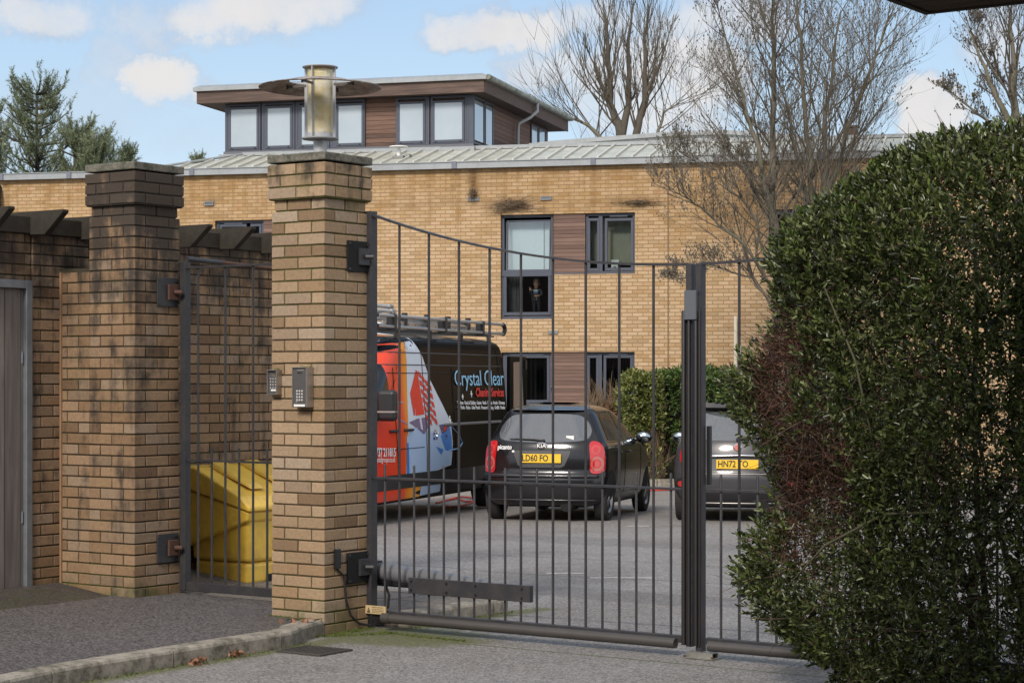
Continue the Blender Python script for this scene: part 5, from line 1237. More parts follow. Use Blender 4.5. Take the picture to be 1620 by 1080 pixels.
def patch(mb, pts, fn, mi=0, rings=7, center=None):
    c = Vector(center) if center else sum((Vector(p) for p in pts), Vector((0, 0))) / len(pts); n = len(pts); vs = [fn(c.x, c.y)]
    for r_ in range(1, rings + 1):
        for p in pts: q = c.lerp(Vector(p), r_ / rings); vs.append(fn(q.x, q.y))
    fs = [(0, 1 + k, 1 + (k + 1) % n) for k in range(n)]
    fs += [(1 + r_ * n + k, 1 + r_ * n + (k + 1) % n, 1 + (r_ + 1) * n + (k + 1) % n, 1 + (r_ + 1) * n + k) for r_ in range(rings - 1) for k in range(n)]
    mb.add(vs, fs, mi); return mb
def pobj(name, pts, fn, m, parent, **kw): 
    mb = MB(); patch(mb, pts, fn, **kw); return mb.build(name, m, parent, smooth=True)
def wheel(parent, x, y, r_, w, side, rimr, spokes=8):
    o = MB(); s = side
    o.lathe([(rimr, y - s * w), (r_ - .02, y - s * w), (r_, y - s * w + s * .025), (r_, y - s * .03), (r_ - .012, y - s * .008), (r_ - .035, y), (rimr + .012, y - s * .002), (rimr, y - s * .012)], (x, 0, r_), 40, 'y')
    ty = o.build('wheel', TYRE, parent, sm_ang=35)
    b = MB(); b.lathe([(0, y - s * .012), (.035, y - s * .012), (.05, y - s * .03), (rimr - .03, y - s * .035), (rimr - .008, y - s * .010), (rimr, y - s * .014)], (x, 0, r_), 40, 'y')
    b.build('rim', RIM, ty, sm_ang=35)
    b = MB()
    for k in range(spokes):
        b.T = Matrix.Translation((x, 0, r_)) @ Matrix.Rotation(2 * math.pi * k / spokes, 4, 'Y'); b.prism([(rimr * .42, -.012), (rimr * .86, -.026), (rimr * .86, .026), (rimr * .42, .012)], y - s * .034, y - s * .030 + s * .002, 'y')
    b.build('rim_slots', MATBLACK, ty)
def plate(parent, x, z, w, h, txt, tilt=0., fn=None, size=.112):
    o = MB().box(x - .006, x, -w / 2, w / 2, z - h / 2, z + h / 2).build('number_plate', PLATE_Y, parent, bevel=.002)
    text_mesh('lettering', txt, size, INK, o, basis((x - .0075, w / 2 - .018, z), (0, -1, 0), (0, 0, 1)), sx=.80, align='LEFT', bold=.002)
    return o
def small_mirror(parent, B, x, z, sg, m):
    b = MB(); q = B.side(x, z, sg); y0 = q[1]
    prof = [(0, 0), (.075, 0), (.085, .03), (.08, .06), (.05, .085), (0, .09)]
    b.T = Matrix.Translation((x, y0 + sg * .13, z)) @ Matrix.Diagonal((1, 1.15, .8, 1)); b.lathe([(.0, -.012), (.085, -.008), (.098, .02), (.085, .07), (.04, .10), (0, .105)], (0, 0, 0), 24, 'x')
    o = b.build('wing_mirror', m, parent, smooth=True)
    g_ = MB(); g_.T = Matrix.Translation((x, y0 + sg * .13, z)) @ Matrix.Diagonal((1, 1.15, .8, 1)); g_.lathe([(0, -.0145), (.078, -.0135), (.08, -.011)], (0, 0, 0), 24, 'x'); g_.build('mirror_glass', mat('mirror_glass', (.33, .38, .41), .08, 1.), o, smooth=True)
    MB().tube([(x + .02, y0 - sg * .03, z - .03), (x + .03, y0 + sg * .08, z - .02)], .022, 8).build('mirror_stalk', BLACK, o)

def hatchback(name, label, loc, heading, pitch, P):
    t = thing(name, label, 'car', loc, (0, pitch, heading), None); B = P['body']; m = P['paint']
    body = B.mesh('body', m, t)
    # arches, wheels
    for x in (P['ax'][0], P['ax'][1]):
        for sg in (-1, 1):
            pts = [(x + .335 * math.cos(a), max(.285 + .345 * math.sin(a), B.Z[0] + .005)) for a in np.linspace(0, 2 * math.pi, 40, endpoint=False)]
            pobj('wheel_arch', pts, lambda a, z, sg=sg: B.side(a, z, sg, .003), MATBLACK, body, center=(x, .34))
            wheel(t, x, sg * P['wy'], P['wr'], .165, sg, P['rim'])
    # underside pieces that read as exhaust box, axle and floor
    u = MB(); u.box(.35, 3.0, -.5, .5, .17, .30); u.box(P['ax'][0] - .05, P['ax'][0] + .05, -.62, .62, .20, .32); u.tube([(.08, -.32, .2), (.6, -.32, .21)], .075, 10); u.build('underbody', MATBLACK, t)
    for sg in (-1, 1):
        for nm, poly in P['side_glass']: pobj(nm, dens(poly), lambda a, z, sg=sg: B.side(a, z, sg, .004), SGLASS, body)
        o = MB()
        for line in P['lines']:
            q = [B.side(a, z, sg, .001) for a, z in dens(line)[:-1 - 0]]; q = [B.side(Vector(line[0]).lerp(Vector(line[1]), k / 12).x, Vector(line[0]).lerp(Vector(line[1]), k / 12).y, sg, .001) for k in range(13)]
            o.tube(q, .0035, 4, cap=False)
        o.build('door_gap', MATBLACK, body)
        for hx_ in P['handles']:
            h = MB(); p = B.side(hx_, P['hz'], sg); h.T = Matrix.Translation(p); h.tube([(-.08, sg * -.005, 0), (-.06, sg * .022, .0), (.06, sg * .022, 0), (.08, sg * -.005, 0)], .012, 8); h.build('door_handle', m, body, smooth=True)
        small_mirror(t, B, P['mx'], P['mz'], sg, m)
    rf = lambda y, z: B.rear(y, z, .005)
    pobj('rear_window_surround', smooth_poly(P['rear_surround']), lambda y, z: B.rear(y, z, .002), DARKTRIM, body)
    rg_ = pobj('rear_window', smooth_poly(P['rear_glass']), lambda y, z: B.rear(y, z, .006), CGLASS, body)
    wi = MB(); wp = [B.rear(y, z, .022) for y, z in P['wiper']]; wi.tube(wp, [.014, .012, .009, .006], 6); c_ = B.rear(*P['wiper'][0], .02); wi.lathe([(0, c_[0] - .02), (.022, c_[0] - .018), (.022, c_[0] + .02)], (0, c_[1], c_[2]), 10, 'x'); wi.build('rear_wiper', BLACK, body)
    o = MB()
    for line in P['rear_lines']: o.tube([B.rear(*p, .0015) for p in line], .0035, 4, cap=False)
    o.build('tailgate_gap', MATBLACK, body)
    return t, B, body

# --- small black hatchback
HZs = [.20, .24, .32, .42, .52, .585, .60, .70, .80, .92, .985, 1.05, 1.15, 1.25, 1.33, 1.385, 1.42, 1.45, 1.475, 1.488, 1.495]
Bk = Body(HZs,
          [.10, .05, .015, .0, .0, .015, .05, .055, .065, .085, .11, .15, .205, .26, .305, .33, .36, .46, .70, .95, 1.1],
          [3.40, 3.46, 3.50, 3.52, 3.52, 3.51, 3.5, 3.48, 3.42, 3.15, 2.85, 2.66, 2.48, 2.32, 2.20, 2.1, 2.0, 1.9, 1.75, 1.6, 1.5],
          [.70, .745, .775, .79, .796, .80, .80, .802, .80, .795, .775, .74, .69, .64, .60, .565, .53, .47, .36, .26, .16], ar=.32, af=.65, p=2.5)
PB = paint('black_paint', (.008, .008, .009), .18)
GH = 15.0; head = R(90 - GH); fwd = Vector((math.sin(R(GH)), math.cos(R(GH)), 0))
rear_c = Vector((.345, 24.95, 0)); rear_c.z = gz(0, 24.95) + .0
P1 = dict(body=Bk, paint=PB, ax=(.55, 2.92), wy=.785, wr=.283, rim=.19,
    side_glass=[('side_window', [(.52, 1.02), (.62, 1.30), (.85, 1.365), (1.30, 1.385), (1.36, 1.0)]), ('side_window', [(1.43, 1.0), (1.39, 1.385), (1.75, 1.37), (2.02, 1.27), (2.36, 1.02)])],
    lines=[((1.40, .98), (1.38, .34)), ((.92, .95), (.80, .62)), ((2.42, .98), (2.40, .34)), ((.95, .34), (2.4, .34)), ((.5, .99), (2.5, .975))], handles=(1.15, 2.05) if False else (1.02, 1.62), hz=.86, mx=2.22, mz=1.03,
    rear_surround=[(0, 1.405), (.40, 1.385), (.545, 1.34), (.66, 1.15), (.64, 1.02), (.55, .985), (0, .975), (-.55, .985), (-.64, 1.02), (-.66, 1.15), (-.575, 1.36), (-.40, 1.395)],
    rear_glass=[(0, 1.345), (.36, 1.335), (.49, 1.29), (.585, 1.17), (.585, 1.06), (.50, 1.01), (.25, .99), (0, .985), (-.25, .99), (-.50, 1.01), (-.585, 1.06), (-.585, 1.17), (-.49, 1.29), (-.36, 1.335)],
    wiper=[(-.02, 1.0), (.1, 1.015), (.28, 1.02), (.43, 1.02)], rear_lines=[[(-.66, .60), (-.3, .598), (0, .597), (.3, .598), (.66, .60)], [(-.60, .985), (-.64, .90), (-.655, .60)], [(.60, .985), (.64, .90), (.655, .60)], [(-.7, .30), (-.3, .285), (.3, .285), (.7, .30)]])
car1, B1, body1 = hatchback('parked_car', 'black hatchback with round red and clear tail lights parked beside the van', rear_c, head, .0130, P1)
# the surround shows body colour: swap it so only the glass reads dark
for c_ in body1.children:
    if c_.name.startswith('rear_window_surround'): c_.data.materials[0] = PB
for sg in (-1, 1):
    L = smooth_poly([(sg * .60, .985), (sg * .70, .99), (sg * .765, .90), (sg * .782, .70), (sg * .755, .615), (sg * .625, .615), (sg * .612, .80)], 4)
    lo = pobj('tail_light', L, lambda y, z: B1.rear(y, z, .010), REDL, body1)
    cx_, cz_ = sg * .695, .725; circ = lambda r_: [(cx_ + r_ * math.cos(a) * .92, cz_ + r_ * 1.12 * math.sin(a)) for a in np.linspace(0, 2 * math.pi, 28, endpoint=False)]
    pobj('lamp_ring', circ(.080), lambda y, z: B1.rear(y, z, .0125), CLEARL, lo); pobj('lamp_ring', circ(.055), lambda y, z: B1.rear(y, z, .0145), REDL, lo); pobj('lamp_ring', circ(.030), lambda y, z: B1.rear(y, z, .0162), PINKL, lo)
    cx2, cz2 = sg * .675, .90; pobj('lamp_ring', [(cx2 + .055 * math.cos(a), cz2 + .06 * math.sin(a)) for a in np.linspace(0, 2 * math.pi, 24, endpoint=False)], lambda y, z: B1.rear(y, z, .0125), PINKL, lo)
    pobj('lamp_ring', [(cx2 + .03 * math.cos(a), cz2 + .034 * math.sin(a)) for a in np.linspace(0, 2 * math.pi, 24, endpoint=False)], lambda y, z: B1.rear(y, z, .0145), REDL, lo)
rec = pobj('plate_recess', dens([(-.37, .885), (.37, .885), (.36, .84), (.30, .70), (.25, .675), (-.25, .675), (-.30, .70), (-.36, .84)]), lambda y, z: B1.rear(y, z, .003), mat('recess_grey', (.035, .035, .037), .5), body1)
pl_ = plate(body1, .045, .79, .52, .112, 'LD60 FO')
ov_ = MB(); ov_.T = Matrix.Diagonal((1, 1.55, 1, 1)); x_ = B1.rear(0, .945)[0]; ov_.lathe([(0, x_ - .012), (.044, x_ - .010), (.048, x_)], (0, 0, .945), 32, 'x'); bd = ov_.build('badge', CHROME, body1, smooth=True)
MBk = MB(); MBk.T = Matrix.Diagonal((1, 1.6, 1, 1)); MBk.lathe([(0, x_ - .0135), (.036, x_ - .0125)], (0, 0, .945), 32, 'x'); MBk.build('badge_field', INK, bd, smooth=True)
text_mesh('lettering', 'KIA', .062, WHITE, bd, basis((x_ - .0150, 0, .944), (0, -1, 0), (0, 0, 1)), sx=1.25, bold=.0015)
q = B1.rear(.59, .925, .012); q2 = B1.rear(.36, .925, .012); text_mesh('lettering', 'picanto', .085, WHITE, body1, basis((q[0] - .012, .585, .925), (q2[0] - q[0], -.23, 0), (.25, 0, 1)), sx=.80, bold=.002, align='LEFT')
MB().box(B1.rear(.37, .875)[0] - .004, B1.rear(.37, .875)[0] + .004, .355, .385, .862, .888).build('trim_mark', WHITE, body1)
c_ = B1.rear(-.37, .925); b = MB(); b.lathe([(0, c_[0] - .006), (.014, c_[0] - .004), (.016, c_[0])], (0, c_[1], c_[2]), 14, 'x'); b.build('boot_lock', CHROME, body1, smooth=True)
bp = [B1.rear(y, .565, .018) for y in np.linspace(-.72, .72, 18)]; b = MB(); b.tube(bp, .022, 8); b.build('bumper_step', mat('bumper_paint', (.02, .02, .024), .3, coat=.6), body1, smooth=True)
bp = [B1.rear(y, .275, .008) for y in np.linspace(-.70, .70, 18)]; b = MB(); b.tube(bp, .010, 6); b.build('bumper_lip', MATS['bumper_paint'], body1, smooth=True)
b = MB(); b.add([v for y in np.linspace(-.47, .47, 15) for v in ((B1.rear(y, 1.40)[0] - .05 - .02 * (1 - (y / .55) ** 2), y, 1.395), (B1.rear(y, 1.43)[0] + .12, y, 1.447), (B1.rear(y, 1.40)[0] + .05, y, 1.378))], [(3 * i + a, 3 * i + (a + 1) % 3, 3 * i + 3 + (a + 1) % 3, 3 * i + 3 + a) for i in range(14) for a in range(3)])
b.build('roof_spoiler', PB, body1, smooth=False)
b = MB(); b.tube([(.75, 0, 1.48), (.62, .01, 1.68)], .005, 5); b.build('aerial', BLACK, t_ := body1)
b = MB(); q = B1.rear(-.36, 1.04, .009); b.box(q[0] - .002, q[0], -.40, -.30, 1.015, 1.075); b.build('sticker', WHITE, body1)
# seats and headrests seen through the glass
b = MB(); 
for y in (-.36, .0, .36): b.box(.75, .84, y - .13, y + .13, 1.0, 1.17)
b.box(.72, .86, -.6, .6, .7, 1.0); b.build('rear_seat', mat('seat_cloth', (.05, .05, .055), .9), t_ and car1, bevel=.03, seg=2)

# --- dark grey rounded small car, mostly behind the gate stile and the hedge
Bf = Body([.20, .25, .34, .45, .55, .62, .70, .80, .90, .98, 1.05, 1.15, 1.25, 1.33, 1.40, 1.44, 1.47, 1.485, 1.49],
          [.12, .06, .02, .0, .0, .02, .05, .075, .10, .13, .17, .235, .31, .37, .43, .49, .62, .80, .95],
          [3.40, 3.46, 3.50, 3.52, 3.52, 3.50, 3.45, 3.35, 3.1, 2.8, 2.6, 2.42, 2.25, 2.12, 1.98, 1.85, 1.7, 1.55, 1.45],
          [.70, .75, .79, .81, .815, .815, .81, .80, .785, .765, .735, .69, .645, .61, .57, .53, .47, .38, .30], ar=.42, af=.7, p=2.15)
PG = paint('dark_grey_paint', (.045, .043, .046), .32, .1, .15, .35)
P2 = dict(body=Bf, paint=PG, ax=(.62, 2.92), wy=.80, wr=.29, rim=.195,
    side_glass=[('side_window', [(.70, 1.02), (.85, 1.28), (1.1, 1.36), (1.3, 1.37), (1.3, 1.0)]), ('side_window', [(1.36, 1.0), (1.36, 1.37), (1.7, 1.35), (2.0, 1.2), (2.3, 1.0)])],
    lines=[((1.33, .98), (1.35, .34)), ((2.42, .98), (2.40, .34))], handles=(1.55,), hz=.86, mx=2.2, mz=1.02,
    rear_surround=[(0, 1.42), (.40, 1.40), (.56, 1.34), (.64, 1.12), (.62, 1.03), (.5, .99), (0, .985), (-.5, .99), (-.62, 1.03), (-.64, 1.12), (-.56, 1.34), (-.40, 1.40)],
    rear_glass=[(0, 1.37), (.34, 1.36), (.49, 1.30), (.59, 1.14), (.58, 1.06), (.48, 1.02), (0, 1.01), (-.48, 1.02), (-.58, 1.06), (-.59, 1.14), (-.49, 1.30), (-.34, 1.36)],
    wiper=[(.0, 1.02), (-.12, 1.035), (-.3, 1.04), (-.42, 1.04)], rear_lines=[[(-.60, .62), (-.3, .615), (0, .612), (.3, .615), (.60, .62)]])
GH2 = 9.; rear2 = Vector((2.79, 24.75, 0)); rear2.z = gz(0, 24.75)
car2, B2, body2 = hatchback('parked_car', 'dark grey rounded small car at the right, partly hidden by the gate stile and hedge', rear2, R(90 - GH2), .0132, P2)
for sg in (-1, 1):
    lo = pobj('tail_light', smooth_poly([(sg * .60, .93), (sg * .70, .92), (sg * .73, .84), (sg * .72, .74), (sg * .64, .72), (sg * .60, .80)], 4), lambda y, z: B2.rear(y, z, .010), REDL, body2)
    pobj('lamp_ring', smooth_poly([(sg * .635, .88), (sg * .69, .87), (sg * .69, .79), (sg * .64, .78)], 4), lambda y, z: B2.rear(y, z, .013), CLEARL, lo)
    pobj('fog_light', smooth_poly([(sg * .60, .50), (sg * .74, .50), (sg * .74, .44), (sg * .61, .43)], 4), lambda y, z: B2.rear(y, z, .008), PINKL, body2)
    pobj('bumper_vent', smooth_poly([(sg * .58, .53), (sg * .76, .53), (sg * .77, .40), (sg * .60, .40)], 4), lambda y, z: B2.rear(y, z, .004), MATBLACK, body2)
pobj('plate_recess', dens([(-.37, .80), (.37, .80), (.34, .64), (-.34, .64)]), lambda y, z: B2.rear(y, z, .003), mat('recess_dark', (.02, .02, .021), .5), body2)
plate(body2, .03, .722, .52, .112, 'HN72 TO')
b = MB(); b.tube([B2.rear(y, .812 + .012 * (1 - (y / .36) ** 2), .02) for y in np.linspace(-.38, .38, 14)], .020, 8); b.build('chrome_bar', CHROME, body2, smooth=True)
pobj('bumper_insert', dens([(-.56, .37), (.56, .37), (.48, .24), (-.48, .24)]), lambda y, z: B2.rear(y, z, .004), BLACK, body2)
b = MB(); b.tube([B2.rear(y, .245, .012) for y in np.linspace(-.5, .5, 10)], .008, 6); b.tube([B2.rear(y, .60, .006) for y in np.linspace(-.74, .74, 16)], .006, 6); b.build('bumper_strip', STEEL, body2, smooth=True)
x_ = B2.rear(0, .93)[0]; b = MB(); b.lathe([(0, x_ - .014), (.05, x_ - .012), (.055, x_)], (0, 0, .93), 6 * 4, 'x'); bd = b.build('badge', CHROME, body2, smooth=True)
b = MB(); b.lathe([(0, x_ - .0165), (.040, x_ - .0155)], (0, 0, .93), 24, 'x'); b.build('badge_field', mat('badge_red', (.5, .16, .12), .4), bd, smooth=True)
b = MB(); b.add([v for y in np.linspace(-.5, .5, 13) for v in ((B2.rear(y, 1.41)[0] - .12 - .03 * (1 - (y / .5) ** 2), y, 1.425), (B2.rear(y, 1.45)[0] + .12, y, 1.485), (B2.rear(y, 1.40)[0] + .05, y, 1.39))], [(3 * i + a, 3 * i + (a + 1) % 3, 3 * i + 3 + (a + 1) % 3, 3 * i + 3 + a) for i in range(12) for a in range(3)])
b.build('roof_spoiler', PG, body2, smooth=False)

# --- cleaning firm's van, seen along its side
VD = Vector((.322, .947, 0)).normalized(); VX0, VY0 = -1.615, 24.3; VZ = -.19
def vsz(px, py, inset=0.):                       # photo point on the van's side plane -> (local x from rear, local z)
    t_ = (px - 810) / F; x0, y0 = VX0 - .947 * inset, VY0 + .322 * inset
    s = (y0 * t_ - x0) / (VD.x - VD.y * t_); Y = y0 + VD.y * s; return 5.0 - s, EYE + (HORY - py) / F * Y - VZ
vo = Vector((VX0, VY0, VZ)) + VD * 5.0 - Vector((.947, -.322, 0)) * 1.01
van = thing('cleaning_van', 'black van with orange and white front livery, roof rack and an open rear door', 'van', vo, (0, -.0, math.atan2(-VD.y, -VD.x)))
Bv = Body([.28, .34, .45, .60, .75, .9, 1.05, 1.2, 1.35, 1.5, 1.7, 1.9, 2.05, 2.15, 2.23, 2.30, 2.35, 2.375, 2.385],
          [.10, .06, .03, .02, .02, .02, .02, .02, .02, .025, .03, .04, .055, .07, .09, .12, .18, .3, .5],
          [6.2, 6.3, 6.36, 6.38, 6.38, 6.36, 6.3, 6.15, 5.9, 5.65, 5.42, 5.2, 5.0, 4.88, 4.75, 4.6, 4.4, 4.1, 3.9],
          [.97, 1.0, 1.01, 1.012, 1.012, 1.01, 1.005, 1.0, .99, .975, .96, .945, .935, .925, .91, .88, .83, .76, .62], ar=.13, af=.75, p=2.2)
VP = paint('van_black_paint', (.005, .005, .006), .2, coat=0., spec=.05)
vb = Bv.mesh('body', VP, van, nz=110, nc=36, ns=40)
vf = lambda o_: (lambda x, z: Bv.side(x, z, 1, o_))
ORANGE, t, b, out = mat_new('orange_livery'); oc = t.new('ShaderNodeTexCoord').outputs['Object']; X_ = t.sep(oc)[0]
xa, xb = vsz(622, 640)[0], vsz(660, 640)[0]
t.put(b.inputs['Base Color'], t.ramp(t.rng(X_, vsz(652, 640)[0], vsz(652, 640)[0] + 1.4, 0, 1, False), [(0, (.85, .33, .02)), (.10, (.80, .26, .02)), (.20, (.74, .075, .025)), (1, (.72, .05, .03))])); b.inputs['Roughness'].default_value = .3; b.inputs['Specular IOR Level'].default_value = .3
WHITEP = mat('white_livery', (.62, .68, .76), .3, spec=.3); LBLUE = mat('light_blue_livery', (.22, .42, .72), .3, spec=.3); LB2 = mat('pale_blue_livery', (.42, .56, .76), .3, spec=.3); NAVY = mat('navy_livery', (.012, .035, .22), .25, coat=.9); REDP = mat('red_livery', (.68, .035, .02), .3, spec=.3); MIDB = mat('mid_blue_livery', (.05, .22, .60), .3, spec=.3)
lv = [0]
def vpatch(name, pts, m, o_=.004, rings=8, step=.05, local=False):
    q = pts if local else [vsz(*p) for p in pts]; return pobj(name, dens(q, step), vf(o_), m, vb, rings=rings)
# orange front, from windscreen pillar to the stripe
xF = 6.25
xs, _ = vsz(655, 560)
vpatch('orange_panel', [(5.28, 1.75), (4.95, 2.06), (4.72, 2.24), (4.50, 2.33), (4.2, 2.352), (3.8, 2.357)] + [vsz(*p) for p in ((651.5, 527.5), (651, 575), (646, 680), (641, 764))] + [(5.95, .60), (5.98, 1.1), (5.75, 1.35)], ORANGE, .004, 10, .05, True)
# white wedge
vpatch('white_panel', [(651.5, 527), (661, 526), (676, 562), (686, 600), (703, 640), (714, 668), (716, 700), (713, 735), (641, 764), (646, 680), (651, 575)], WHITEP, .0055, 10)
vpatch('blue_panel', [(644, 690), (660, 672), (690, 688), (712, 668), (715, 700), (712, 734), (642, 763)], LB2, .007)
vpatch('blue_panel', [(697, 690), (710, 668), (714, 690), (714, 712), (704, 712)], MIDB, .0085)
vpatch('blue_panel', [(643, 700), (646, 700), (647, 762), (642.5, 763)], MIDB, .0085)
# tower block graphic
vpatch('tower_graphic', [(653, 622), (664.5, 585), (666, 590), (658, 657), (656, 657)], REDP, .009, 4)
vpatch('tower_graphic', [(664.5, 584), (667, 588), (673, 655), (659, 657.5)], REDP, .0092, 4)
for i in range(6):
    for j in range(4):
        x0 = 667.6 + i * 1.3 + j * 5.0; y0 = 586.5 + i * 13.5 + j * 6.5
        if y0 < 662: vpatch('tower_graphic', [(x0, y0), (x0 + 3.9, y0 + 4.2), (x0 + 4.7, y0 + 12.5), (x0 + .8, y0 + 8.6)], REDP, .0125, 2, .3)
vpatch('roof_graphic', [(648, 668), (661, 662), (676, 660), (677, 676), (671, 687), (660, 677)], NAVY, .0095, 3); vpatch('roof_graphic', [(664, 660), (667, 660), (669, 680), (666, 678)], WHITEP, .0105, 2)
vpatch('roof_graphic', [(695, 672), (710, 669), (706, 682), (699, 686)], NAVY, .0095, 3); vpatch('roof_graphic', [(704, 670), (709, 672), (703, 683), (701, 679)], REDP, .0105, 2)
for (x0, y0) in ((685, 684), (688.7, 684), (685, 690.5), (688.7, 690.5)): vpatch('window_graphic', [(x0, y0), (x0 + 2.8, y0), (x0 + 2.8, y0 + 5), (x0, y0 + 5)], NAVY, .0105, 2)
vpatch('window_graphic', [(686, 682.5), (688.2, 679), (690.5, 682.5)], NAVY, .0105, 2); vpatch('window_graphic', [(704.5, 687), (707, 686), (707, 694), (704.5, 695)], NAVY, .0105, 2); vpatch('window_graphic', [(689, 706), (701, 711), (697, 719)], MIDB, .0095, 2)
ar_ = MB(); pts = [vsz(*p) for p in ((640, 636), (624, 638), (621, 650), (632, 662), (645, 671))]; ar_.tube([vf(.006)(*p) for p in pts], .008, 4); pts = [vsz(*p) for p in ((712, 671), (726, 687), (731, 700), (725, 709), (710, 712))]; ar_.tube([vf(.008)(*p) for p in pts], .008, 4); ar_.build('ring_graphic', LBLUE, vb)
sp = MB()
for (px, py, r_) in ((712, 668, .09), (735, 627.5, .035), (749, 623, .045)):
    x, z = vsz(px, py)
    for a in (0, 45, 90, 135): d = Vector((math.cos(R(a)), math.sin(R(a)))) * r_ * (1 if a % 90 == 0 else .6); sp.tube([vf(.012)(x - d.x, z - d.y), vf(.012)(x + d.x, z + d.y)], .006, 3)
sp.build('sparkle_graphic', WHITE, vb)
# door glass, grooves, black skirt and lower band
vpatch('cab_window', [(5.18, 1.35), (5.10, 1.66), (4.95, 1.84)] + [vsz(*p) for p in ((612, 574), (616, 577), (620, 640), (619, 657))] + [(5.2, 1.27)], mat('cab_glass', (.012, .013, .014), .06), .020, 10, .05, True)
z_sk = vsz(660, 768)[1]; zsk0 = vsz(600, 795)[1]
vpatch('sill_cover', [(5.6, .62), (.10, .60), (.10, .42), (5.6, .44)], mat('grey_skirt', (.03, .03, .031), .55), .012, 6, .1, True)
vpatch('sill_band', [(5.6, .435), (3.62, .435), (3.62, .30), (5.6, .30)], ORANGE, .006, 4, .1, True); vpatch('sill_band', [(3.61, .435), (2.9, .435), (2.9, .33), (3.61, .31)], LB2, .006, 4, .1, True)
gv = MB()
for zz_ in (2.14, 1.985): gv.tube([vf(.003)(x, zz_) for x in np.linspace(.25, 4.7, 30)], .009, 5)
gv.build('roof_rib', mat('rib_highlight', (.05, .05, .053), .35), vb, smooth=True)
gv = MB()
zr = 1.28
for path in ([(4.42, 1.95), (4.45, 1.3), (4.40, .62)], [(3.42, 2.25), (3.42, .62)], [(2.32, 1.95), (2.32, .62)], [(5.4, .93), (3.5, .93)], [(4.9, 1.88), (.3, 1.88)], [(.42, 2.2), (.34, 1.2), (.36, .62)]):
    for a, b_ in zip(path, path[1:]): gv.tube([vf(.009)(a[0] + (b_[0] - a[0]) * k / 14, a[1] + (b_[1] - a[1]) * k / 14) for k in range(15)], .005, 4, cap=False)
gv.build('panel_gap', MATBLACK, vb)
gv = MB(); gv.tube([vf(.012)(x, 1.20) for x in np.linspace(.5, 2.75, 16)], .022, 6); gv.build('slide_rail', mat('rail_grey', (.12, .12, .122), .35), vb, smooth=True)
for px, py in ((623, 682), (646, 680)):
    x, z = vsz(px, py); b = MB(); b.tube([vf(.01)(x + .13, z), vf(.035)(x + .1, z), vf(.035)(x - .1, z), vf(.01)(x - .13, z)], .018, 8); b.build('door_handle', BLACK, vb, smooth=True)
# lettering
def vtext(txt, px0, px1, py, h, m, font_k=1.0, bold=0., shear=0., o_=.018):
    x0, z0 = vsz(px0, py); x1, z1 = vsz(px1, py); y0 = Bv.side(max(x0, .35), z0, 1, o_)[1]; y1 = Bv.side(max(x1, .35), z1, 1, o_)[1]; z = (z0 + z1) / 2
    o = text_mesh('lettering', txt, h, m, vb, Matrix.Identity(4), bold=bold, shear=shear, align='LEFT'); co = [v.co for v in o.data.vertices]; w0, w1 = min(c.x for c in co), max(c.x for c in co); k = abs(x1 - x0) / (w1 - w0)
    o.data.transform(basis((x0, y0, z0), (x1 - x0, y1 - y0, z1 - z0), (0, (Bv.side(x0, z0 + .15)[1] - Bv.side(x0, z0 - .15)[1]) / .3, 1)) @ Matrix.Diagonal((k, 1, 1, 1)) @ Matrix.Translation((-w0, 0, 0))); return o
LETB = mat('letter_light_blue', (.30, .62, .85), .4); LETR = mat('letter_red', (.70, .03, .03), .4); LETW = mat('letter_white', (.75, .75, .75), .4)
vtext('Crystal Clear', 724, 801, 599, .31, LETB, bold=-.001)
vtext('Cleaning Services', 756, 800, 621, .17, LETR, bold=.004, shear=.2)
vtext('Windows - Fascia & Cladding - Gutters - Roofs - Carpets - Render - Driveways', 725, 800, 637, .07, LETW, bold=.001)
vtext('Car Parks - Patios - Solar Panels - Pressure Cleaning - Graffiti - Render', 725, 800, 644.5, .07, LETW, bold=.001)
vtext('01737 211815', 586, 624, 716, .15, LETW, bold=.003); vtext('www.crystalgroups.co.uk', 580, 623, 727, .095, LETW)
# cab mirror, wheels, open door, rack
b = MB(); x, z = vsz(602, 645); y_ = Bv.side(x, z)[1] + .16; b.T = Matrix.Translation((x + .1, y_, z)); b.box(-.07, .07, -.12, .12, -.16, .22); mo = b.build('wing_mirror', BLACK, van, bevel=.05, seg=4); MB().box(x + .02, x + .03, y_ - .10, y_ + .10, z - .02, z + .19).build('mirror_glass', MATS['mirror_glass'], mo, bevel=.01)
MB().box(x + .025, x + .175, y_ - .121, y_ + .125, z - .055, z - .035).build('mirror_band', STEEL, mo)
for x_ in (.78, 5.6):
    for sg in (-1, 1):
        if sg == 1:
            pts = [(x_ + .42 * math.cos(a), max(.36 + .42 * math.sin(a), .29)) for a in np.linspace(0, 2 * math.pi, 40, endpoint=False)]; pobj('wheel_arch', pts, vf(.016), MATBLACK, vb, center=(x_, .4))
        wheel(van, x_, sg * .99, .345, .22, sg, .21, 8)
MB().box(.2, 5.9, -.8, .8, .24, .4).build('underbody', MATBLACK, van)
rd = MB(); rd.box(-.012, -.0, -.86, .86, .55, 2.0)
rd.build('load_opening', MATBLACK, van)
od = MB(); od.T = Matrix.Translation((.02, .93, 0)) @ Matrix.Rotation(R(96), 4, 'Z'); od.box(.0, .06, .02, .80, .50, 2.12)
odm = MB(); od = MB().box(-.80, .0, -.03, .03, .50, 2.14)
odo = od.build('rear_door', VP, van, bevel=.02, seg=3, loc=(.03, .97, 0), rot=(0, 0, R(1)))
MB().prism([(-.70, .55), (-.15, .55), (-.15, 2.05), (-.52, 2.06)], .0305, .042, 'y').build('tan_door_face', mat('tan_face', (.26, .18, .125), .8, 0, .15, 3), odo)  # plain tan face on the outer side of the open door
MB().box(-.76, -.70, .031, .05, 1.95, 2.08).build('door_hinge', BLACK, odo)
rk = MB()
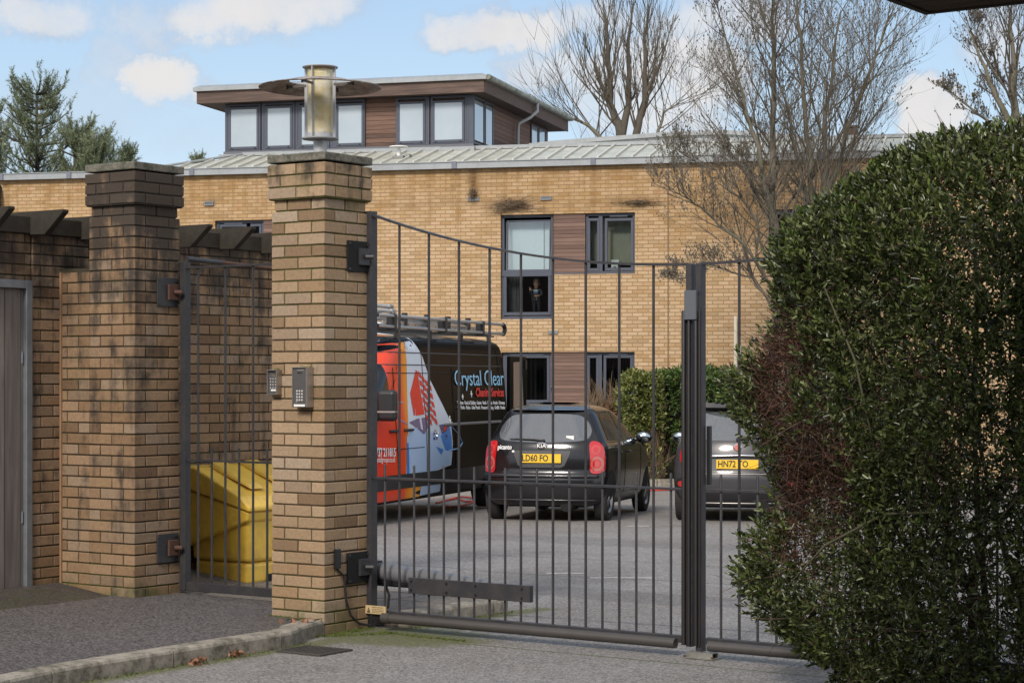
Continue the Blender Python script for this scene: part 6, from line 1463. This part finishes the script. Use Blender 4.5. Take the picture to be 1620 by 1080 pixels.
for x_ in (.35, 1.5, 2.7, 3.9, 4.7): rk.box(x_ - .025, x_ + .025, -.80, .80, 2.43, 2.465); rk.box(x_ - .03, x_ + .03, .76, .80, 2.25, 2.44); rk.box(x_ - .03, x_ + .03, -.80, -.76, 2.25, 2.44)
rk.tube([(.2, .80, 2.42), (4.9, .80, 2.42)], .014, 6); rk.tube([(.2, -.80, 2.42), (4.9, -.80, 2.42)], .014, 6); rk.build('roof_rack', mat('rack_dark', (.05, .05, .052), .4, .5), van)
ALU = mat('aluminium', (.52, .52, .52), .32, .85, .12, 6)
vm = Matrix.Translation(vo) @ Matrix.Rotation(math.atan2(-VD.y, -VD.x), 4, 'Z')
def on_van(name, label, cat, x, y, z, group=None): t_ = thing(name, label, cat, vm @ Vector((x, y, z)), (0, 0, math.atan2(-VD.y, -VD.x)), group); return t_
# loading frame: two tubes joined by black end hooks
lf_ = on_van('ladder_clamp_frame', 'silver tubes joined by black curved end caps on the near side of the van roof', 'roof tubes', 0, .88, 2.46)
for z, a, b_ in ((.0, .02, 4.78), (.135, .04, 4.70)): MB().tube([(a, 0, z), (b_, 0, z)], .022, 12).build('tube', ALU, lf_, sm_ang=40)
for x_, s_ in ((.02, -1), (4.76, 1)):
    MB().tube([(x_ + s_ * .09 * math.sin(a), 0, .0675 + .0675 * -math.cos(a)) for a in np.linspace(0, math.pi, 12)], .032, 10).build('end_cap', RUBBER, lf_, smooth=True)
for x_ in (.9, 2.4, 4.2): MB().box(x_ - .04, x_ + .04, -.09, .026, -.03, .165).build('clamp', BLACK, lf_, bevel=.008)
ldr = on_van('ladder', 'silver ladder with punched side rails lying on the van roof rack', 'ladder', .35, .55, 2.475)
for y_, nm in ((.13, 'side_rail'), (-.22, 'side_rail')):
    b = MB(); b.box(0, 3.75, y_ - .012, y_ + .012, 0, .075); ro_ = b.build(nm, ALU, ldr, bevel=.003)
    h = MB()
    for k in range(15): h.lathe([(0, y_ + .0135), (.011, y_ + .013), (.011, y_)], (.15 + k * .25, 0, .038), 8, 'y')
    h.build('rail_holes', MATBLACK, ro_)
b = MB()
for k in range(15): b.tube([(.15 + k * .25, -.22, .038), (.15 + k * .25, .13, .038)], .014, 8)
b.build('rungs', ALU, ldr, sm_ang=40)
for x_ in (.6, 1.4, 2.2, 3.0): MB().box(x_ - .03, x_ + .03, .10, .16, -.02, .19).build('strap_clip', BLACK, ldr)
ld2 = on_van('ladder', 'second silver ladder stacked on top of the punched rail ladder', 'ladder', .75, .50, 2.565)
b = MB(); b.box(0, 3.4, .118, .142, 0, .06); b.box(0, 3.4, -.20, -.176, 0, .06)
for k in range(13): b.tube([(.15 + k * .25, -.18, .03), (.15 + k * .25, .12, .03)], .013, 8)
b.build('frame', ALU, ld2)
for i, (y_, z_, x0, lb) in enumerate(((.36, .06, 2.9, 'near thin pipe'), (.24, .13, 2.7, 'upper thin pipe'), (.10, .05, 2.8, 'far thin pipe'))):
    pt = on_van('pipe', lb + ' of three pale poles lying forward of the ladders on the van roof', 'pole', x0, y_ - .02, 2.64 + z_, 'poles on the van roof')
    MB().tube([(0, 0, 0), (2.6, 0, 0)], .026, 12).build('tube', mat('pale_pipe', (.50, .48, .46), .4, .3, .1, 5), pt, sm_ang=40)
    MB().tube([(-.05, 0, 0), (.04, 0, 0), (.04, 0, 0), (.10, 0, 0)], [.03, .03, .036, .036], 12).build('end_fitting', STEEL, pt, sm_ang=40)

# red hose trailing over the yard
def hose(label, pts, r_):
    P_ = [Vector((x, y, gz(x, y) + .018)) for x, y in pts]; sub = []
    for i in range(len(P_) - 1):
        p0, p1, p2, p3 = P_[max(i - 1, 0)], P_[i], P_[i + 1], P_[min(i + 2, len(P_) - 1)]
        for j in range(8): t_ = j / 8; sub.append(.5 * ((2 * p1) + (p2 - p0) * t_ + (2 * p0 - 5 * p1 + 4 * p2 - p3) * t_ ** 2 + (3 * p1 - p0 - 3 * p2 + p3) * t_ ** 3))
    b = MB(); b.tube(sub, r_, 6); o = b.build('hose', mat('red_hose', (.55, .03, .02), .5), None, smooth=True); tag(o, label, 'hose')
def rp(px, py):                                   # photo point on the yard surface
    k = (py - HORY) / F; Y = (EYE + .0135 * -12.6) / (k - .0135) ; Y = (EYE - .0135 * 12.6) / (k - .0135); return ((px - 810) / F * Y, Y)
hose('thin red hose crossing the yard from under the van to behind the cars', [rp(690, 797), rp(722, 790), rp(742, 795), rp(770, 786), rp(880, 781), rp(1000, 778), rp(1085, 775.5), rp(1200, 774)], .014)
hose('short loop of red hose lying under the rear of the van', [rp(700, 799), rp(716, 803), rp(738, 799), rp(752, 791), rp(730, 787), rp(708, 792)], .012)

# ------------------------------------------------------------------ child standing at the upper window
def child():
    s0 = fs_(843.5); H0 = zC + .095; base = Matrix.Translation((0, 40, 0)) @ Matrix.Rotation(RB, 4, 'Z') @ Vector((s0, .29, H0))
    t = thing('person', 'small child in dark clothes standing behind the tall upper window, one hand raised', 'person', base, (0, 0, RB))
    k = .74
    J = {'pel': (0, 0, .38), 'bel': (0, -.005, .46), 'che': (0, 0, .56), 'nk': (0, 0, .655), 'hd0': (0, -.005, .70), 'hd1': (0, -.008, .78), 'hd2': (0, .0, .86), 'hd3': (0, .0, .90),
         'hl': (-.055, 0, .35), 'kl': (-.062, -.015, .20), 'al': (-.065, .0, .055), 'tl': (-.07, -.07, .022), 'hr': (.055, 0, .35), 'kr': (.066, -.015, .20), 'ar': (.07, 0, .055), 'tr': (.078, -.07, .022),
         'sl': (-.105, 0, .62), 'el': (-.15, -.04, .51), 'wl': (-.135, -.11, .60), 'sr': (.105, 0, .62), 'er': (.145, -.02, .50), 'wr': (.05, -.10, .46)}
    E = [('pel', 'bel'), ('bel', 'che'), ('che', 'nk'), ('nk', 'hd0'), ('hd0', 'hd1'), ('hd1', 'hd2'), ('hd2', 'hd3'), ('pel', 'hl'), ('hl', 'kl'), ('kl', 'al'), ('al', 'tl'), ('pel', 'hr'), ('hr', 'kr'), ('kr', 'ar'), ('ar', 'tr'),
         ('che', 'sl'), ('sl', 'el'), ('el', 'wl'), ('che', 'sr'), ('sr', 'er'), ('er', 'wr')]
    rad = dict(pel=.085, bel=.08, che=.085, nk=.036, hd0=.05, hd1=.083, hd2=.078, hd3=.04, hl=.058, kl=.042, al=.032, tl=.024, hr=.058, kr=.042, ar=.032, tr=.024, sl=.042, el=.032, wl=.022, sr=.042, er=.032, wr=.022)
    # five fingers and palm for each hand
    for hnd, w, dirn in (('l', 'wl', Vector((.02, -.25, 1))), ('r', 'wr', Vector((-1, -.35, .1)))):
        d = dirn.normalized(); a = Vector(J[w]); pm = a + d * .035; J['p' + hnd] = tuple(pm); rad['p' + hnd] = .021; E.append((w, 'p' + hnd)); side = Vector((1, 0, 0)) if hnd == 'l' else Vector((0, 0, 1))
        for i in range(4):
            f0 = pm + d * .022 + side * (i - 1.5) * .012; f1 = f0 + d * (.026 + .006 * (1.5 - abs(i - 1.5))) + Vector((0, -.006, 0)); nm = f'f{hnd}{i}'
            J[nm + 'a'] = tuple(f0); J[nm + 'b'] = tuple(f1); rad[nm + 'a'] = .0065; rad[nm + 'b'] = .0055; E += [('p' + hnd, nm + 'a'), (nm + 'a', nm + 'b')]
        th = pm - d * .012 + side * .03; J['t' + hnd] = tuple(th + d * .018); rad['t' + hnd] = .0065; E.append(('p' + hnd, 't' + hnd))
    names = list(J); me = bpy.data.meshes.new('body'); me.from_pydata([tuple(Vector(J[n]) * k / .92) for n in names], [(names.index(a), names.index(b_)) for a, b_ in E], [])
    o = new_obj('body', me); sk = o.modifiers.new('s', 'SKIN'); 
    for i, n in enumerate(names):
        r_ = rad[n] * k / .92; me.skin_vertices[0].data[i].radius = (r_, r_ * (.82 if n in ('che', 'bel', 'pel') else 1))
    me.skin_vertices[0].data[0].use_root = True
    sb = o.modifiers.new('b', 'SUBSURF'); sb.levels = 2; sb.render_levels = 2
    bpy.context.view_layer.update(); m2 = bpy.data.meshes.new_from_object(o.evaluated_get(bpy.context.evaluated_depsgraph_get())); bpy.data.objects.remove(o)
    SK = mat('skin', (.36, .19, .12), .55); TOP = mat('dark_top', (.03, .032, .04), .85); TR = mat('dark_trousers', (.012, .014, .022), .9); SH = mat('white_shoe', (.6, .6, .6), .6)
    for m in (SK, TOP, TR, SH): m2.materials.append(m)
    q = k / .92; wl, wr = Vector(J['wl']) * q, Vector(J['wr']) * q
    for p in m2.polygons:
        c = p.center; d1 = (c - wl).length; d2 = (c - wr).length
        if c.z > .66 * q or (d1 < .085 * q and (c - wl).dot(Vector((0, -.25, 1))) > -.0) or (d2 < .09 * q and c.y < -.085 * q): p.material_index = 0
        elif c.z > .375 * q: p.material_index = 1
        elif c.z > .06 * q: p.material_index = 2
        else: p.material_index = 3
        p.use_smooth = True
    bo_ = new_obj('body', m2, t)
    hz = .785 * q; hr = MB(); hr.lathe([(.0, .115 * q), (.045 * q, .105 * q), (.078 * q, .07 * q), (.092 * q, .02 * q), (.09 * q, -.02 * q), (.080 * q, -.03 * q)], (0, .012 * q, hz + .0 * q), 20); ho = hr.build('hair', mat('black_hair', (.012, .009, .008), .8), t, smooth=True)
    ho.rotation_euler = (R(-14), 0, 0); ho.location = (0, hz * -.24 + .006, hz * .03 + .03 * q)
    fc = MB()
    for sx_ in (-1, 1): fc.lathe([(0, -.082 * q), (.010 * q, -.080 * q), (.012 * q, -.072 * q)], (sx_ * .030 * q, -.002, .785 * q), 10, 'y')
    fc.build('eyes', mat('eye_dark', (.02, .015, .012), .3), t); 
    MB().add([(-.010 * q, -.083 * q, .745 * q), (.010 * q, -.083 * q, .745 * q), (0, -.108 * q, .750 * q), (0, -.088 * q, .785 * q)], [(0, 1, 2), (0, 2, 3), (1, 3, 2)]).build('nose', SK, t)
    MB().tube([(-.022 * q, -.082 * q, .722 * q), (0, -.089 * q, .718 * q), (.022 * q, -.082 * q, .722 * q)], .004, 6).build('mouth', mat('lips', (.25, .09, .07), .5), t)
    for sx_ in (-1, 1): MB().lathe([(0, 0), (.016 * q, .0), (.018 * q, .01 * q), (0, .016 * q)], (sx_ * .083 * q, 0, .765 * q), 10, 'x').build('ear', SK, t)
    MB().box(-.055 * q, .055 * q, -.078 * q, -.066 * q, .585 * q, .615 * q).build('shirt_print', mat('print_white', (.55, .56, .58), .7), t, bevel=.004)
    MB().box(-.05 * q, .05 * q, -.079 * q, -.066 * q, .53 * q, .575 * q).build('shirt_print', mat('print_blue', (.10, .15, .26), .7), t, bevel=.004)
child()
